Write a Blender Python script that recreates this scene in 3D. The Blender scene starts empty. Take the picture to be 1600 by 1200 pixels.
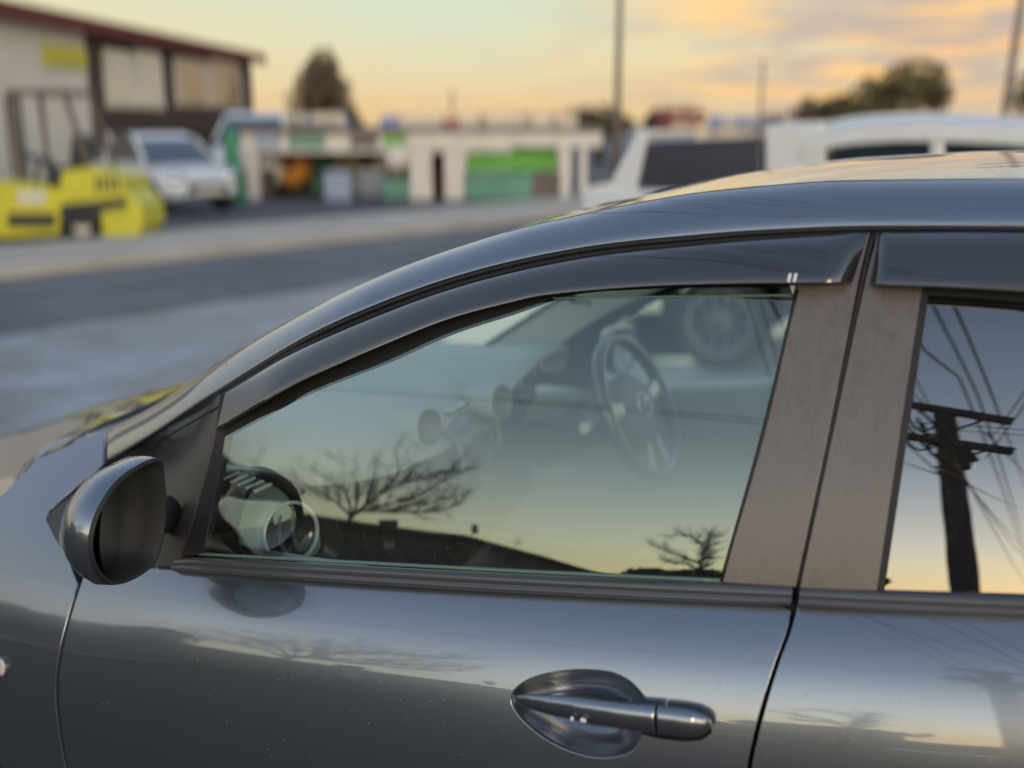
import bpy, bmesh, math, random
from mathutils import Vector, Matrix, noise
from mathutils.geometry import delaunay_2d_cdt
random.seed(11)
rad = math.radians
SC = bpy.context.scene
COL = SC.collection
# ------------------------------------------------------------------ camera
FPX, PITCH, YAW = 1700.0, rad(13.4), rad(21.0)
CAMP = Vector((0, 0, 1.56))
sp, cp, sy, cy = math.sin(PITCH), math.cos(PITCH), math.sin(YAW), math.cos(YAW)
FW = Vector((-sy*cp, cy*cp, -sp)); RT = Vector((cy, sy, 0)); UP = Vector((-sy*sp, cy*sp, cp))
cd = bpy.data.cameras.new('camera'); cam = bpy.data.objects.new('camera', cd); COL.objects.link(cam)
cam.location = CAMP; cam.rotation_euler = (math.pi/2 - PITCH, 0, YAW)
cd.sensor_width = 36; cd.lens = FPX/1600*36; cd.clip_end = 4000; cd.clip_start = .02
cd.dof.use_dof = True; cd.dof.focus_distance = 1.72; cd.dof.aperture_fstop = 1.32; cd.dof.aperture_ratio = 1.4
SC.camera = cam
SC.view_settings.view_transform = 'Standard'; SC.view_settings.look = 'None'
SC.view_settings.exposure = .55; SC.view_settings.gamma = 1; SC.view_settings.use_curve_mapping = False
SC.cycles.max_bounces = 10; SC.cycles.transparent_max_bounces = 16; SC.cycles.glossy_bounces = 6
SC.cycles.use_denoising = True
# ------------------------------------------------------------------ sky
W = bpy.data.worlds.new('World'); SC.world = W; W.use_nodes = True
nt = W.node_tree; N = nt.nodes; L = nt.links
for n in list(N): N.remove(n)
out = N.new('ShaderNodeOutputWorld'); bg = N.new('ShaderNodeBackground'); L.new(bg.outputs[0], out.inputs[0])
tc = N.new('ShaderNodeTexCoord'); sx = N.new('ShaderNodeSeparateXYZ'); L.new(tc.outputs['Generated'], sx.inputs[0])
def ramp(nodes, stops, interp='LINEAR'):
    r = nodes.new('ShaderNodeValToRGB'); r.color_ramp.interpolation = interp
    e = r.color_ramp.elements
    while len(e) > 1: e.remove(e[0])
    e[0].position = stops[0][0]; c = stops[0][1]; e[0].color = (*c, 1) if not isinstance(c, (int, float)) else (c, c, c, 1)
    for p, c in stops[1:]:
        k = e.new(p); k.color = (*c, 1) if not isinstance(c, (int, float)) else (c, c, c, 1)
    return r
def mixc(nodes, links, fac, a, b, mode='MIX'):
    m = nodes.new('ShaderNodeMix'); m.data_type = 'RGBA'; m.blend_type = mode; m.clamp_factor = True
    for s, v in ((0, fac), (6, a), (7, b)):
        if hasattr(v, 'links'): links.new(v, m.inputs[s])
        elif isinstance(v, (int, float)): m.inputs[s].default_value = v
        else: m.inputs[s].default_value = (*v, 1)
    return m.outputs[2]
def vmath(nodes, links, op, a, b=None):
    m = nodes.new('ShaderNodeMath'); m.operation = op
    for i, v in enumerate((a, b)):
        if v is None: continue
        if hasattr(v, 'links'): links.new(v, m.inputs[i])
        else: m.inputs[i].default_value = v
    return m.outputs[0]
zr = ramp(N, [(0, (.63, .46, .24)), (.05, (.65, .52, .31)), (.10, (.62, .56, .38)), (.17, (.60, .58, .49)), (.31, (.49, .54, .58)),
              (.5, (.36, .44, .56)), (.7, (.26, .34, .48)), (1, (.19, .27, .43))])
L.new(sx.outputs[2], zr.inputs[0])
sky = N.new('ShaderNodeTexSky'); sky.sky_type = 'NISHITA'; sky.sun_disc = False
sky.sun_elevation = rad(3); sky.sun_rotation = rad(150)
nish = N.new('ShaderNodeMix'); nish.data_type = 'RGBA'; nish.blend_type = 'MULTIPLY'; nish.inputs[0].default_value = 1
L.new(sky.outputs[0], nish.inputs[6]); nish.inputs[7].default_value = (.12, .12, .12, 1)
base = mixc(N, L, .18, zr.outputs[0], nish.outputs[2])
mp = N.new('ShaderNodeMapping'); mp.inputs['Scale'].default_value = (3.2, 3.2, 26); L.new(tc.outputs['Generated'], mp.inputs[0])
nz = N.new('ShaderNodeTexNoise'); nz.inputs['Scale'].default_value = 1.5; nz.inputs['Detail'].default_value = 6; nz.inputs['Roughness'].default_value = .58
L.new(mp.outputs[0], nz.inputs[0])
cm = ramp(N, [(.36, 0.0), (.48, 1.0)]); L.new(nz.outputs[0], cm.inputs[0])
el = ramp(N, [(0, .55), (.06, 1.0), (.16, .8), (.30, .12), (.5, 0.0)]); L.new(sx.outputs[2], el.inputs[0])
# the cloud bank lies over the yard beyond the car, thinning to the left
az = N.new('ShaderNodeVectorMath'); az.operation = 'DOT_PRODUCT'; L.new(tc.outputs['Generated'], az.inputs[0])
az.inputs[1].default_value = (math.sin(rad(12)), math.cos(rad(12)), 0)
am = ramp(N, [(.0, .0), (.60, .04), (.84, .10), (.915, .75), (.97, 1.0)]); L.new(az.outputs['Value'], am.inputs[0])
cf = vmath(N, L, 'MULTIPLY', vmath(N, L, 'MULTIPLY', cm.outputs[0], el.outputs[0]), am.outputs[0])
nz2 = N.new('ShaderNodeTexNoise'); nz2.inputs['Scale'].default_value = 2.6; nz2.inputs['Detail'].default_value = 4
mp2 = N.new('ShaderNodeMapping'); mp2.inputs['Scale'].default_value = (2.5, 2.5, 34); mp2.inputs['Location'].default_value = (3, 1, 7)
L.new(tc.outputs['Generated'], mp2.inputs[0]); L.new(mp2.outputs[0], nz2.inputs[0])
cc = ramp(N, [(.34, (.80, .45, .15)), (.44, (.68, .43, .20)), (.50, (.40, .32, .27)), (.57, (.37, .31, .28)), (.64, (.66, .52, .30))]); L.new(nz2.outputs[0], cc.inputs[0])
# away from the cloud bank the air is paler and greener
fm = ramp(N, [(.55, 0.0), (.80, 1.0), (.93, .6), (.985, 0.0)]); L.new(az.outputs['Value'], fm.inputs[0])
eg = ramp(N, [(0.02, 0.0), (.10, .9), (.3, .2), (.5, 0)]); L.new(sx.outputs[2], eg.inputs[0])
base2 = mixc(N, L, vmath(N, L, 'MULTIPLY', fm.outputs[0], eg.outputs[0]), base, (.46, .54, .42))
fin = mixc(N, L, cf, base2, cc.outputs[0])
# the sun has just gone down behind the camera: that half of the sky is the brighter one
ad = N.new('ShaderNodeVectorMath'); ad.operation = 'DOT_PRODUCT'; L.new(tc.outputs['Generated'], ad.inputs[0]); ad.inputs[1].default_value = (.25, -.97, 0)
gl = ramp(N, [(0.0, 0.0), (.45, .55), (1, 1.0)], 'EASE'); L.new(ad.outputs['Value'], gl.inputs[0])
gz = ramp(N, [(0, 1.0), (.12, .96), (.22, .70), (.42, .24), (.7, .04)]); L.new(sx.outputs[2], gz.inputs[0])
gain = vmath(N, L, 'ADD', vmath(N, L, 'MULTIPLY', vmath(N, L, 'MULTIPLY', gl.outputs[0], gz.outputs[0]), 2.5), 1.0)
gv = N.new('ShaderNodeVectorMath'); gv.operation = 'SCALE'; L.new(fin, gv.inputs[0]); L.new(gain, gv.inputs['Scale'])
L.new(gv.outputs[0], bg.inputs[0]); bg.inputs[1].default_value = 1.0
sd = bpy.data.lights.new('sun', 'SUN'); sd.energy = .5; sd.angle = rad(16); sd.color = (1, .78, .55)
so = bpy.data.objects.new('sun', sd); COL.objects.link(so); so.rotation_euler = (rad(74), 0, rad(28))
# ------------------------------------------------------------------ picture rays
def ray(px, py): return FW + RT*((px-800)/FPX) - UP*((py-600)/FPX)
def AT(px, py, t): return CAMP + ray(px, py)*t
def GZ(px, py, z=0.0):
    d = ray(px, py); return CAMP + d*((z-CAMP.z)/d.z)
def PY(px, py, y):
    d = ray(px, py); return CAMP + d*(y/d.y)
def PX(px, py, x):
    d = ray(px, py); return CAMP + d*(x/d.x)
# ------------------------------------------------------------------ side of the car as one analytic surface
def interp(tab, s):
    if s <= tab[0][0]: return tab[0][1]
    for (a, u), (b, v) in zip(tab, tab[1:]):
        if s <= b: return u + (v-u)*(s-a)/(b-a)
    return tab[-1][1]
AD = [(-.9,-8),(-.7,-6),(-.45,0),(-.30,4),(-.22,10),(-.16,16),(-.10,25),(-.06,34),(-.034,41),(-.0339,12.5),(0,12.5),(.9,12.5+.9*41)]
AF = [(-.9,-6),(-.45,0),(-.3,4),(-.22,10),(-.17,17),(-.12,26),(-.06,34),(0,42),(.1,52),(.2,62),(.9,75)]
def table(A):
    g = [0.0]; t0 = math.tan(rad(interp(A, -.9)))
    for i in range(1, 1801):
        t1 = math.tan(rad(interp(A, -.9+i*.001))); g.append(g[-1]+(t0+t1)/2*.001); t0 = t1
    return g
def tv(g, s):
    u = min(max((s+.9)*1000, 0), 1799.999); i = int(u); return g[i]+(g[i+1]-g[i])*(u-i)
def smooth_table(g, s): return tv(g, s)
gD = table(AD); k0 = tv(gD, 0); gD = [v-k0 for v in gD]
gE = table(AD[:9]+[(0,50),(.9,50)]); k0 = tv(gE, -.06)-tv(gD, -.06); gE = [v-k0 for v in gE]
gF = table(AF); k1 = tv(gF, -.3) - tv(gD, -.3); gF = [v-k1 for v in gF]
YC = 2.13
def zb(x): return .96 + .121*(x+.131)
def SY(x, z, surf='b'):
    s = z - zb(x); w = 0.0
    if surf in 'bd':
        w = min(1, max(0, (-1.08-x)/.3)); w = w*w*(3-2*w)
    y = 1.379 + (x+.3)**2/16 - .169**2/16
    if surf == 'w': y += .004 + ((x+.66)**2-.47**2)/8       # the front pane bows a little more than the doors
    if surf == 'v': y += .004 + ((x+.3)**2-.25**2)/24
    return y + (1-w)*tv(gE if surf == 'd' else gD, s) + w*tv(gF, s)
def SN(x, z, surf='b', e=.004):
    n = Vector(((SY(x+e, z, surf)-SY(x-e, z, surf))/(2*e), -1, (SY(x, z+e, surf)-SY(x, z-e, surf))/(2*e)))
    return n.normalized()
def P(px, py, off=0.0, surf='g'):
    d = ray(px, py); lo, hi = .4, 4.0
    for _ in range(46):
        t = (lo+hi)/2; p = CAMP + d*t
        if p.y < SY(p.x, p.z, surf) - off: lo = t
        else: hi = t
    return CAMP + d*lo
def PF(px, py, off=0.0):                                    # the far side of the car, mirrored
    d = ray(px, py); lo, hi = .4, 6.0
    for _ in range(46):
        t = (lo+hi)/2; p = CAMP + d*t
        if p.y < 2*YC - SY(p.x, p.z, 'g') - off: lo = t
        else: hi = t
    return CAMP + d*lo
def bounce(px, py, surf):
    p = P(px, py, 0, surf); n = SN(p.x, p.z, surf); d = ray(px, py).normalized()
    return p, d - n*(2*d.dot(n))
def RD(px, py, dist, surf='w'):
    p, r = bounce(px, py, surf); return p + r*(dist/math.hypot(r.x, r.y))
def RZ(px, py, z, surf='w'):
    p, r = bounce(px, py, surf); return p + r*((z-p.z)/r.z)
# ------------------------------------------------------------------ object helpers
def link(o, parent=None):
    COL.objects.link(o)
    if parent is not None: o.parent = parent
    return o
def thing(name, label, cat, loc=(0,0,0), rz=0, group=None):
    o = bpy.data.objects.new(name, None); o.empty_display_size = .2; link(o)
    o.location = loc; o.rotation_euler.z = rz; o['label'] = label; o['category'] = cat
    if group: o['group'] = group
    return o
def tag(o, label, cat, group=None):
    o['label'] = label; o['category'] = cat
    if group: o['group'] = group
    return o
def kind(o, k): o['kind'] = k; return o
def inv(parent):
    if parent is None: return None
    m = Matrix.Identity(4); o = parent; ch = []
    while o is not None: ch.append(o); o = o.parent
    for o in reversed(ch):
        m = m @ (Matrix.Translation(o.location) @ o.rotation_euler.to_matrix().to_4x4())
    return m.inverted()
class MB:
    def __init__(s): s.v = []; s.f = []; s.sm = []
    def add(s, vs, fs, smooth=False):
        k = len(s.v); s.v += [Vector(v) for v in vs]; s.f += [tuple(i+k for i in f) for f in fs]; s.sm += [smooth]*len(fs); return s
    def box(s, lo, hi, M=None):
        x0,y0,z0 = lo; x1,y1,z1 = hi
        vs = [Vector(p) for p in ((x0,y0,z0),(x1,y0,z0),(x1,y1,z0),(x0,y1,z0),(x0,y0,z1),(x1,y0,z1),(x1,y1,z1),(x0,y1,z1))]
        if M: vs = [M @ v for v in vs]
        return s.add(vs, [(0,3,2,1),(4,5,6,7),(0,1,5,4),(1,2,6,5),(2,3,7,6),(3,0,4,7)])
    def bar(s, a, b, w, h=None, up=Vector((0,0,1))):
        a, b = Vector(a), Vector(b); h = h or w; d = (b-a).normalized()
        if abs(d.dot(up)) > .95: up = Vector((1,0,0))
        u = d.cross(up).normalized()*w/2; v = u.cross(d).normalized()*h/2
        return s.add([a-u-v,a+u-v,a+u+v,a-u+v,b-u-v,b+u-v,b+u+v,b-u+v], [(0,3,2,1),(4,5,6,7),(0,1,5,4),(1,2,6,5),(2,3,7,6),(3,0,4,7)])
    def grid(s, rows, closed=False, smooth=True):
        n = len(rows[0]); m = n if closed else n-1; fs = []
        for i in range(len(rows)-1):
            for j in range(m): fs.append((i*n+j, i*n+(j+1) % n, (i+1)*n+(j+1) % n, (i+1)*n+j))
        return s.add([v for r in rows for v in r], fs, smooth)
    def tube(s, path, r, n=8, cap=True, up=None, flat=1.0):
        path = [Vector(p) for p in path]; rs = r if isinstance(r, (list, tuple)) else [r]*len(path); rows = []
        up = up or Vector((0,0,1)); pu = None
        for i, p in enumerate(path):
            d = (path[min(i+1, len(path)-1)] - path[max(i-1, 0)]).normalized()
            if pu is None:
                q = up if abs(d.dot(up)) < .95 else Vector((1,.2,0)); pu = (q - d*q.dot(d)).normalized()
            else: pu = (pu - d*pu.dot(d)).normalized()
            w = d.cross(pu)
            rows.append([p + (pu*math.cos(a)*flat + w*math.sin(a))*rs[i] for a in (2*math.pi*k/n for k in range(n))])
        k = len(s.v); s.grid(rows, True)
        if cap:
            s.f.append(tuple(k+j for j in reversed(range(n)))); s.sm.append(False)
            e = k+(len(rows)-1)*n; s.f.append(tuple(e+j for j in range(n))); s.sm.append(False)
        return s
    def lathe(s, c, axis, prof, n=32, up=Vector((0,0,1)), sx=1.0, smooth=True):   # prof: (distance along axis, radius)
        c = Vector(c); axis = Vector(axis).normalized()
        u = (up - axis*up.dot(axis)).normalized(); w = axis.cross(u)
        rows = [[c + axis*h + (u*math.cos(a) + w*math.sin(a)*sx)*r for a in (2*math.pi*k/n for k in range(n))] for h, r in prof]
        return s.grid(rows, True, smooth)
    def prism(s, pts, off, smooth=False):                  # polygon and its copy moved by off
        pts = [Vector(p) for p in pts]; off = Vector(off); n = len(pts)
        fs = [tuple(range(n)), tuple(reversed(range(n, 2*n)))] + [(i, n+i, n+(i+1) % n, (i+1) % n) for i in range(n)]
        return s.add(pts+[p+off for p in pts], fs, smooth)
    def build(s, name, m, parent=None, fix=True, bevel=0, auto=None):
        me = bpy.data.meshes.new(name); M = inv(parent)
        me.from_pydata([M @ v if M else v for v in s.v], [], s.f); me.update()
        me.polygons.foreach_set('use_smooth', s.sm)
        if fix:
            b = bmesh.new(); b.from_mesh(me); bmesh.ops.recalc_face_normals(b, faces=b.faces); b.to_mesh(me); b.free()
        me.materials.append(m); o = bpy.data.objects.new(name, me); link(o, parent)
        if bevel:
            md = o.modifiers.new('bevel', 'BEVEL'); md.width = bevel; md.segments = 2; md.limit_method = 'ANGLE'
        return o
def poly(pts, n, closed=False):                            # even resampling of a Catmull-Rom curve
    pts = [Vector(p) for p in pts]; m = len(pts)
    if m == 2: return [pts[0].lerp(pts[1], i/(n-1)) for i in range(n)]
    dense = []
    rng = range(m if closed else m-1)
    for i in rng:
        g = (lambda k: pts[k % m]) if closed else (lambda k: pts[min(max(k, 0), m-1)])
        p0, p1, p2, p3 = g(i-1), g(i), g(i+1), g(i+2)
        if not closed:
            if i == 0: p0 = 2*p1-p2
            if i == m-2: p3 = 2*p2-p1
        for k in range(16):
            t = k/16; dense.append(.5*((2*p1)+(p2-p0)*t+(2*p0-5*p1+4*p2-p3)*t*t+(3*p1-p0-3*p2+p3)*t**3))
    dense.append(pts[0] if closed else pts[-1])
    ln = [0.0]
    for a, b in zip(dense, dense[1:]): ln.append(ln[-1]+(b-a).length)
    res = []; j = 0; cnt = n+1 if closed else n
    for i in range(cnt):
        d = ln[-1]*i/(cnt-1)
        while j < len(ln)-2 and ln[j+1] < d: j += 1
        u = (d-ln[j])/max(ln[j+1]-ln[j], 1e-9); res.append(dense[j].lerp(dense[j+1], min(max(u, 0), 1)))
    return res[:-1] if closed else res
def px2(pts, n=0, closed=False):
    return poly([(x, y, 0) for x, y in pts], n, closed)
def loft(curves, n, across=0):
    cs = [poly(c, n) for c in curves]
    if across: cs = [list(r) for r in zip(*[poly(col, across) for col in zip(*cs)])]
    return cs
def inside(p, ring):
    c = False; j = len(ring)-1
    for i in range(len(ring)):
        a, b = ring[i], ring[j]
        if (a[1] > p[1]) != (b[1] > p[1]) and p[0] < (b[0]-a[0])*(p[1]-a[1])/(b[1]-a[1])+a[0]: c = not c
        j = i
    return c
def seg_d(p, ring):
    best = 9.
    for a, b in zip(ring, ring[1:]+ring[:1]):
        dx, dy = b[0]-a[0], b[1]-a[1]; l = dx*dx+dy*dy
        t = 0 if l == 0 else min(1, max(0, ((p[0]-a[0])*dx+(p[1]-a[1])*dy)/l))
        best = min(best, math.hypot(p[0]-a[0]-t*dx, p[1]-a[1]-t*dy))
    return best
def densify(r, step):
    o = []
    for a, b in zip(r, r[1:]+r[:1]):
        n = max(1, int(math.hypot(b[0]-a[0], b[1]-a[1])/step))
        o += [(a[0]+(b[0]-a[0])*i/n, a[1]+(b[1]-a[1])*i/n) for i in range(n)]
    return o
def panel(name, outline, m, parent, surf='d', off=0.0, grid=.018, flange=.012, lip=.0016, holes=(), world=None, warp=None):
    """A sheet of the side surface cut to an outline, with rounded, turned-in edges."""
    def ring(o):
        r = [(q.x, q.z) for q in (P(x, y, off, surf) for x, y in o)]
        return r
    R0 = densify(ring(outline) if world is None else world, .012)
    H = [densify(ring(h), .006) for h in holes]
    rings = [R0]+H; vs = []; es = []; loops = []
    for r in rings:
        k = len(vs); vs += [Vector(q) for q in r]; es += [(k+i, k+(i+1) % len(r)) for i in range(len(r))]; loops.append(list(range(k, k+len(r))))
    xs = [q[0] for q in R0]; zs = [q[1] for q in R0]; nb = len(vs)
    gx = min(xs)
    while gx < max(xs):
        gz = min(zs)
        while gz < max(zs):
            q = (gx, gz)
            if inside(q, R0) and seg_d(q, R0) > grid*.45 and all(not inside(q, h) and seg_d(q, h) > grid*.35 for h in H): vs.append(Vector(q))
            gz += grid
        gx += grid
    r = delaunay_2d_cdt(vs, es, [], 0, 1e-6)
    V2, F2, orig = r[0], r[2], r[3]
    new = {}
    for i, ol in enumerate(orig):
        for k in ol: new[k] = i
    F = []
    for f in F2:
        c = (sum(V2[i].x for i in f)/len(f), sum(V2[i].y for i in f)/len(f))
        if inside(c, R0) and not any(inside(c, h) for h in H):
            a, b, d = V2[f[0]], V2[f[1]], V2[f[2]]
            cr = (b-a).cross(d-a)
            F.append(tuple(f) if cr > 0 else tuple(reversed(f)))
    V = []; NR = []
    for q in V2:
        n = SN(q.x, q.y, surf); dy = warp(q.x, q.y) if warp else 0
        V.append(Vector((q.x, SY(q.x, q.y, surf)-off+dy, q.y))); NR.append(n)
    sm = [True]*len(F)
    for li, lp in enumerate(loops):
        idx = [new[k] for k in lp]; pts = [V2[i] for i in idx]; n = len(idx)
        area = sum(pts[i].x*pts[(i+1) % n].y-pts[(i+1) % n].x*pts[i].y for i in range(n))
        sg = 1 if area > 0 else -1
        if li: sg = -sg
        k = len(V)
        for stage in (0, 1):
            for i in range(n):
                t = pts[(i+1) % n]-pts[i-1]; t2 = Vector((t.x, t.y)).normalized() if t.length else Vector((1,0))
                o2 = Vector((t2.y, -t2.x))*sg; nn = NR[idx[i]]
                o3 = Vector((o2.x, 0, o2.y)); o3 = (o3-nn*o3.dot(nn)).normalized()
                if stage == 0: V.append(V[idx[i]] + o3*lip - nn*lip); NR.append((o3*.95+nn*.3).normalized())
                else: V.append(V[idx[i]] + o3*lip - nn*(lip+flange)); NR.append(o3.copy())
        for i in range(n):
            j = (i+1) % n
            a, b, c, d = idx[i], idx[j], k+j, k+i
            q1 = (a, d, c, b); q2 = (k+i, k+n+i, k+n+j, k+j)
            if sg < 0: q1 = tuple(reversed(q1)); q2 = tuple(reversed(q2))
            F += [q1, q2]; sm += [True, True]
    M = inv(parent); me = bpy.data.meshes.new(name)
    me.from_pydata([M @ v if M else v for v in V], [], F); me.update(); me.polygons.foreach_set('use_smooth', sm)
    me.normals_split_custom_set_from_vertices([tuple(n) for n in NR])
    me.materials.append(m); o = bpy.data.objects.new(name, me); return link(o, parent)
# ------------------------------------------------------------------ materials
def mat(name, col, rough=.6, metal=0., col2=None, scale=8., bump=0., bscale=60., coat=0., spec=.5, stretch=None, emis=None, lo=.35, hi=.65, alpha=None, crough=.02, rvar=0.):
    m = bpy.data.materials.new(name); m.use_nodes = True; t = m.node_tree; b = t.nodes['Principled BSDF']
    b.inputs['Base Color'].default_value = (*col, 1); b.inputs['Roughness'].default_value = rough; b.inputs['Metallic'].default_value = metal
    b.inputs['Coat Weight'].default_value = coat; b.inputs['Coat Roughness'].default_value = crough; b.inputs['Specular IOR Level'].default_value = spec
    co = t.nodes.new('ShaderNodeTexCoord'); mpn = t.nodes.new('ShaderNodeMapping'); t.links.new(co.outputs['Object'], mpn.inputs[0])
    if stretch: mpn.inputs['Scale'].default_value = stretch
    if col2 or rvar:
        n = t.nodes.new('ShaderNodeTexNoise'); n.inputs['Scale'].default_value = scale; n.inputs['Detail'].default_value = 7; n.inputs['Roughness'].default_value = .62
        t.links.new(mpn.outputs[0], n.inputs[0])
        if col2:
            r = ramp(t.nodes, [(lo, col), (hi, col2)]); t.links.new(n.outputs[0], r.inputs[0]); t.links.new(r.outputs[0], b.inputs['Base Color'])
        if rvar:
            rr = ramp(t.nodes, [(lo, max(rough-rvar, 0)), (hi, min(rough+rvar, 1))]); t.links.new(n.outputs[0], rr.inputs[0]); t.links.new(rr.outputs[0], b.inputs['Roughness'])
    if bump:
        n2 = t.nodes.new('ShaderNodeTexNoise'); n2.inputs['Scale'].default_value = bscale; n2.inputs['Detail'].default_value = 4
        t.links.new(mpn.outputs[0], n2.inputs[0]); bp = t.nodes.new('ShaderNodeBump'); bp.inputs['Strength'].default_value = bump; bp.inputs['Distance'].default_value = .01
        t.links.new(n2.outputs[0], bp.inputs['Height']); t.links.new(bp.outputs[0], b.inputs['Normal'])
    if emis: b.inputs['Emission Color'].default_value = (*emis[0], 1); b.inputs['Emission Strength'].default_value = emis[1]
    return m
def glassmat(name, tint, f0, f1=.9, dust=0.0, gt=(.97,.98,1)):
    m = bpy.data.materials.new(name); m.use_nodes = True; t = m.node_tree; nd, lk = t.nodes, t.links
    for n in list(nd): nd.remove(n)
    o = nd.new('ShaderNodeOutputMaterial'); tr = nd.new('ShaderNodeBsdfTransparent'); tr.inputs[0].default_value = (*tint, 1)
    gl = nd.new('ShaderNodeBsdfGlossy'); gl.inputs['Roughness'].default_value = 0; gl.inputs[0].default_value = (*gt, 1)
    lw = nd.new('ShaderNodeLayerWeight'); lw.inputs[0].default_value = .5
    pw = vmath(nd, lk, 'POWER', lw.outputs['Facing'], 4.0)
    fac = vmath(nd, lk, 'ADD', vmath(nd, lk, 'MULTIPLY', pw, f1-f0), f0)
    mx = nd.new('ShaderNodeMixShader'); lk.new(fac, mx.inputs[0]); lk.new(tr.outputs[0], mx.inputs[1]); lk.new(gl.outputs[0], mx.inputs[2])
    last = mx.outputs[0]
    if dust:
        df = nd.new('ShaderNodeBsdfDiffuse'); df.inputs[0].default_value = (.5, .48, .44, 1)
        co = nd.new('ShaderNodeTexCoord'); nn = nd.new('ShaderNodeTexNoise'); nn.inputs['Scale'].default_value = 260; nn.inputs['Detail'].default_value = 3
        lk.new(co.outputs['Object'], nn.inputs[0]); r = ramp(nd, [(.62, dust*.35), (.72, dust*3)]); lk.new(nn.outputs[0], r.inputs[0])
        m2 = nd.new('ShaderNodeMixShader'); lk.new(r.outputs[0], m2.inputs[0]); lk.new(last, m2.inputs[1]); lk.new(df.outputs[0], m2.inputs[2]); last = m2.outputs[0]
    lk.new(last, o.inputs[0]); return m
M_ = {}
M_['paint'] = mat('slate_blue_metallic_paint', (.175,.205,.255), .26, .85, coat=1, bump=.006, bscale=1400, crough=.015)
M_['paint'].node_tree.nodes['Principled BSDF'].inputs['Coat IOR'].default_value = 1.8
_t = M_['paint'].node_tree; _c = _t.nodes.new('ShaderNodeTexCoord'); _n = _t.nodes.new('ShaderNodeTexNoise'); _n.inputs['Scale'].default_value = 34; _n.inputs['Detail'].default_value = 9; _n.inputs['Roughness'].default_value = .75
_r = ramp(_t.nodes, [(.42, .012), (.60, .05), (.74, .16)]); _t.links.new(_c.outputs['Object'], _n.inputs[0]); _t.links.new(_n.outputs[0], _r.inputs[0]); _t.links.new(_r.outputs[0], _t.nodes['Principled BSDF'].inputs['Coat Roughness'])
_v = _t.nodes.new('ShaderNodeTexVoronoi'); _v.inputs['Scale'].default_value = 2600; _t.links.new(_c.outputs['Object'], _v.inputs[0])      # metallic flake
_m = mixc(_t.nodes, _t.links, _v.outputs['Color'], (.165,.186,.222), (.215,.239,.279)); _t.links.new(_m, _t.nodes['Principled BSDF'].inputs['Base Color'])
M_['visor'] = mat('smoked_acrylic', (.022,.020,.020), .1, coat=1, spec=1, rvar=.05, scale=5)
M_['visor'].node_tree.nodes['Principled BSDF'].inputs['Coat IOR'].default_value = 1.42
M_['trim'] = mat('dusty_black_film', (.122,.101,.092), .30, col2=(.156,.131,.120), scale=42, stretch=(1.6,1,.8), coat=.25, lo=.30, hi=.75, rvar=.08, crough=.2)
M_['sail'] = mat('matt_black_plastic', (.022,.022,.024), .42, col2=(.05,.047,.045), scale=7, bump=.05, bscale=900)
M_['mould'] = mat('satin_grey_moulding', (.060,.064,.074), .28, coat=.5, crough=.12)
M_['rubber'] = mat('black_rubber', (.009,.009,.010), .6, bump=.1, bscale=300)
M_['void'] = mat('black_gap', (.003,.003,.003), .9)
M_['gloss'] = mat('gloss_black_plastic', (.012,.012,.014), .14, coat=.6)
M_['glass'] = glassmat('green_tinted_glass', (.88,.98,.94), .155, .95, .03, (.88,1,.92))
M_['privacy'] = glassmat('dark_privacy_glass', (.05,.06,.065), .22, .95, .02)
M_['clear'] = glassmat('clear_glass', (.88,.96,.92), .05, .8)
M_['edge'] = mat('green_glass_edge', (.10,.17,.13), .15, coat=.5)
M_['mirror'] = mat('mirror_silver', (.75,.80,.80), .01, 1)
M_['dash'] = mat('charcoal_dash_vinyl', (.32,.35,.355), .50, bump=.25, bscale=700, rvar=.05)
M_['cabin'] = mat('black_cabin_plastic', (.012,.013,.014), .6, bump=.2, bscale=500)
M_['hubm2'] = mat('grey_wheel_vinyl', (.13,.14,.145), .5, bump=.2, bscale=600)
M_['polewood'] = mat('greyed_pole_timber', (.16,.135,.115), .9, col2=(.26,.22,.19), scale=9, stretch=(1,1,.1))
M_['darkrim'] = mat('dark_grey_rim_paint', (.085,.088,.09), .5, .0)
M_['dashdark'] = mat('black_dash_vinyl', (.03,.034,.036), .32, coat=.8, crough=.12, bump=.2, bscale=700)
M_['silver'] = mat('satin_silver_plastic', (.55,.61,.61), .32, .25)
M_['chrome'] = mat('bright_chrome', (.75,.75,.75), .12, 1)
M_['liner'] = mat('pale_grey_headliner', (.50,.52,.48), .85, bump=.15, bscale=500)
M_['fabric'] = mat('dark_seat_fabric', (.03,.03,.034), .9, bump=.4, bscale=500)
M_['white_fleck'] = mat('chipped_white_primer', (.7,.7,.68), .6)
M_['fleck'] = mat('pale_dust', (.22,.215,.205), .8)
M_['amber'] = mat('clear_amber_lens', (.62,.54,.50), .12, coat=1, bump=.3, bscale=200)
# background
M_['forecourt'] = mat('wet_gravelly_forecourt', (.15,.16,.175), .5, col2=(.40,.42,.44), scale=1.3, bump=.5, bscale=26, rvar=.15)
M_['road'] = mat('worn_dark_asphalt', (.10,.10,.107), .75, col2=(.17,.17,.175), scale=.8, bump=.3, bscale=40)
M_['lane'] = mat('dark_parking_asphalt', (.018,.019,.020), .85, col2=(.034,.034,.036), scale=1.2, bump=.3, bscale=60)
M_['path'] = mat('pale_concrete_path', (.42,.375,.31), .8, col2=(.54,.49,.42), scale=1.1)
M_['yard'] = mat('dark_yard_asphalt', (.07,.072,.085), .7, col2=(.11,.11,.125), scale=.5)
M_['water'] = mat('still_puddle_water', (.03,.035,.035), .02, spec=1.0, coat=1)
def shade(name, c, r=.7, k=1.35, sc=2.5, **kw): return mat(name, c, r, col2=tuple(min(1, v*k) for v in c), scale=sc, **kw)
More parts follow.
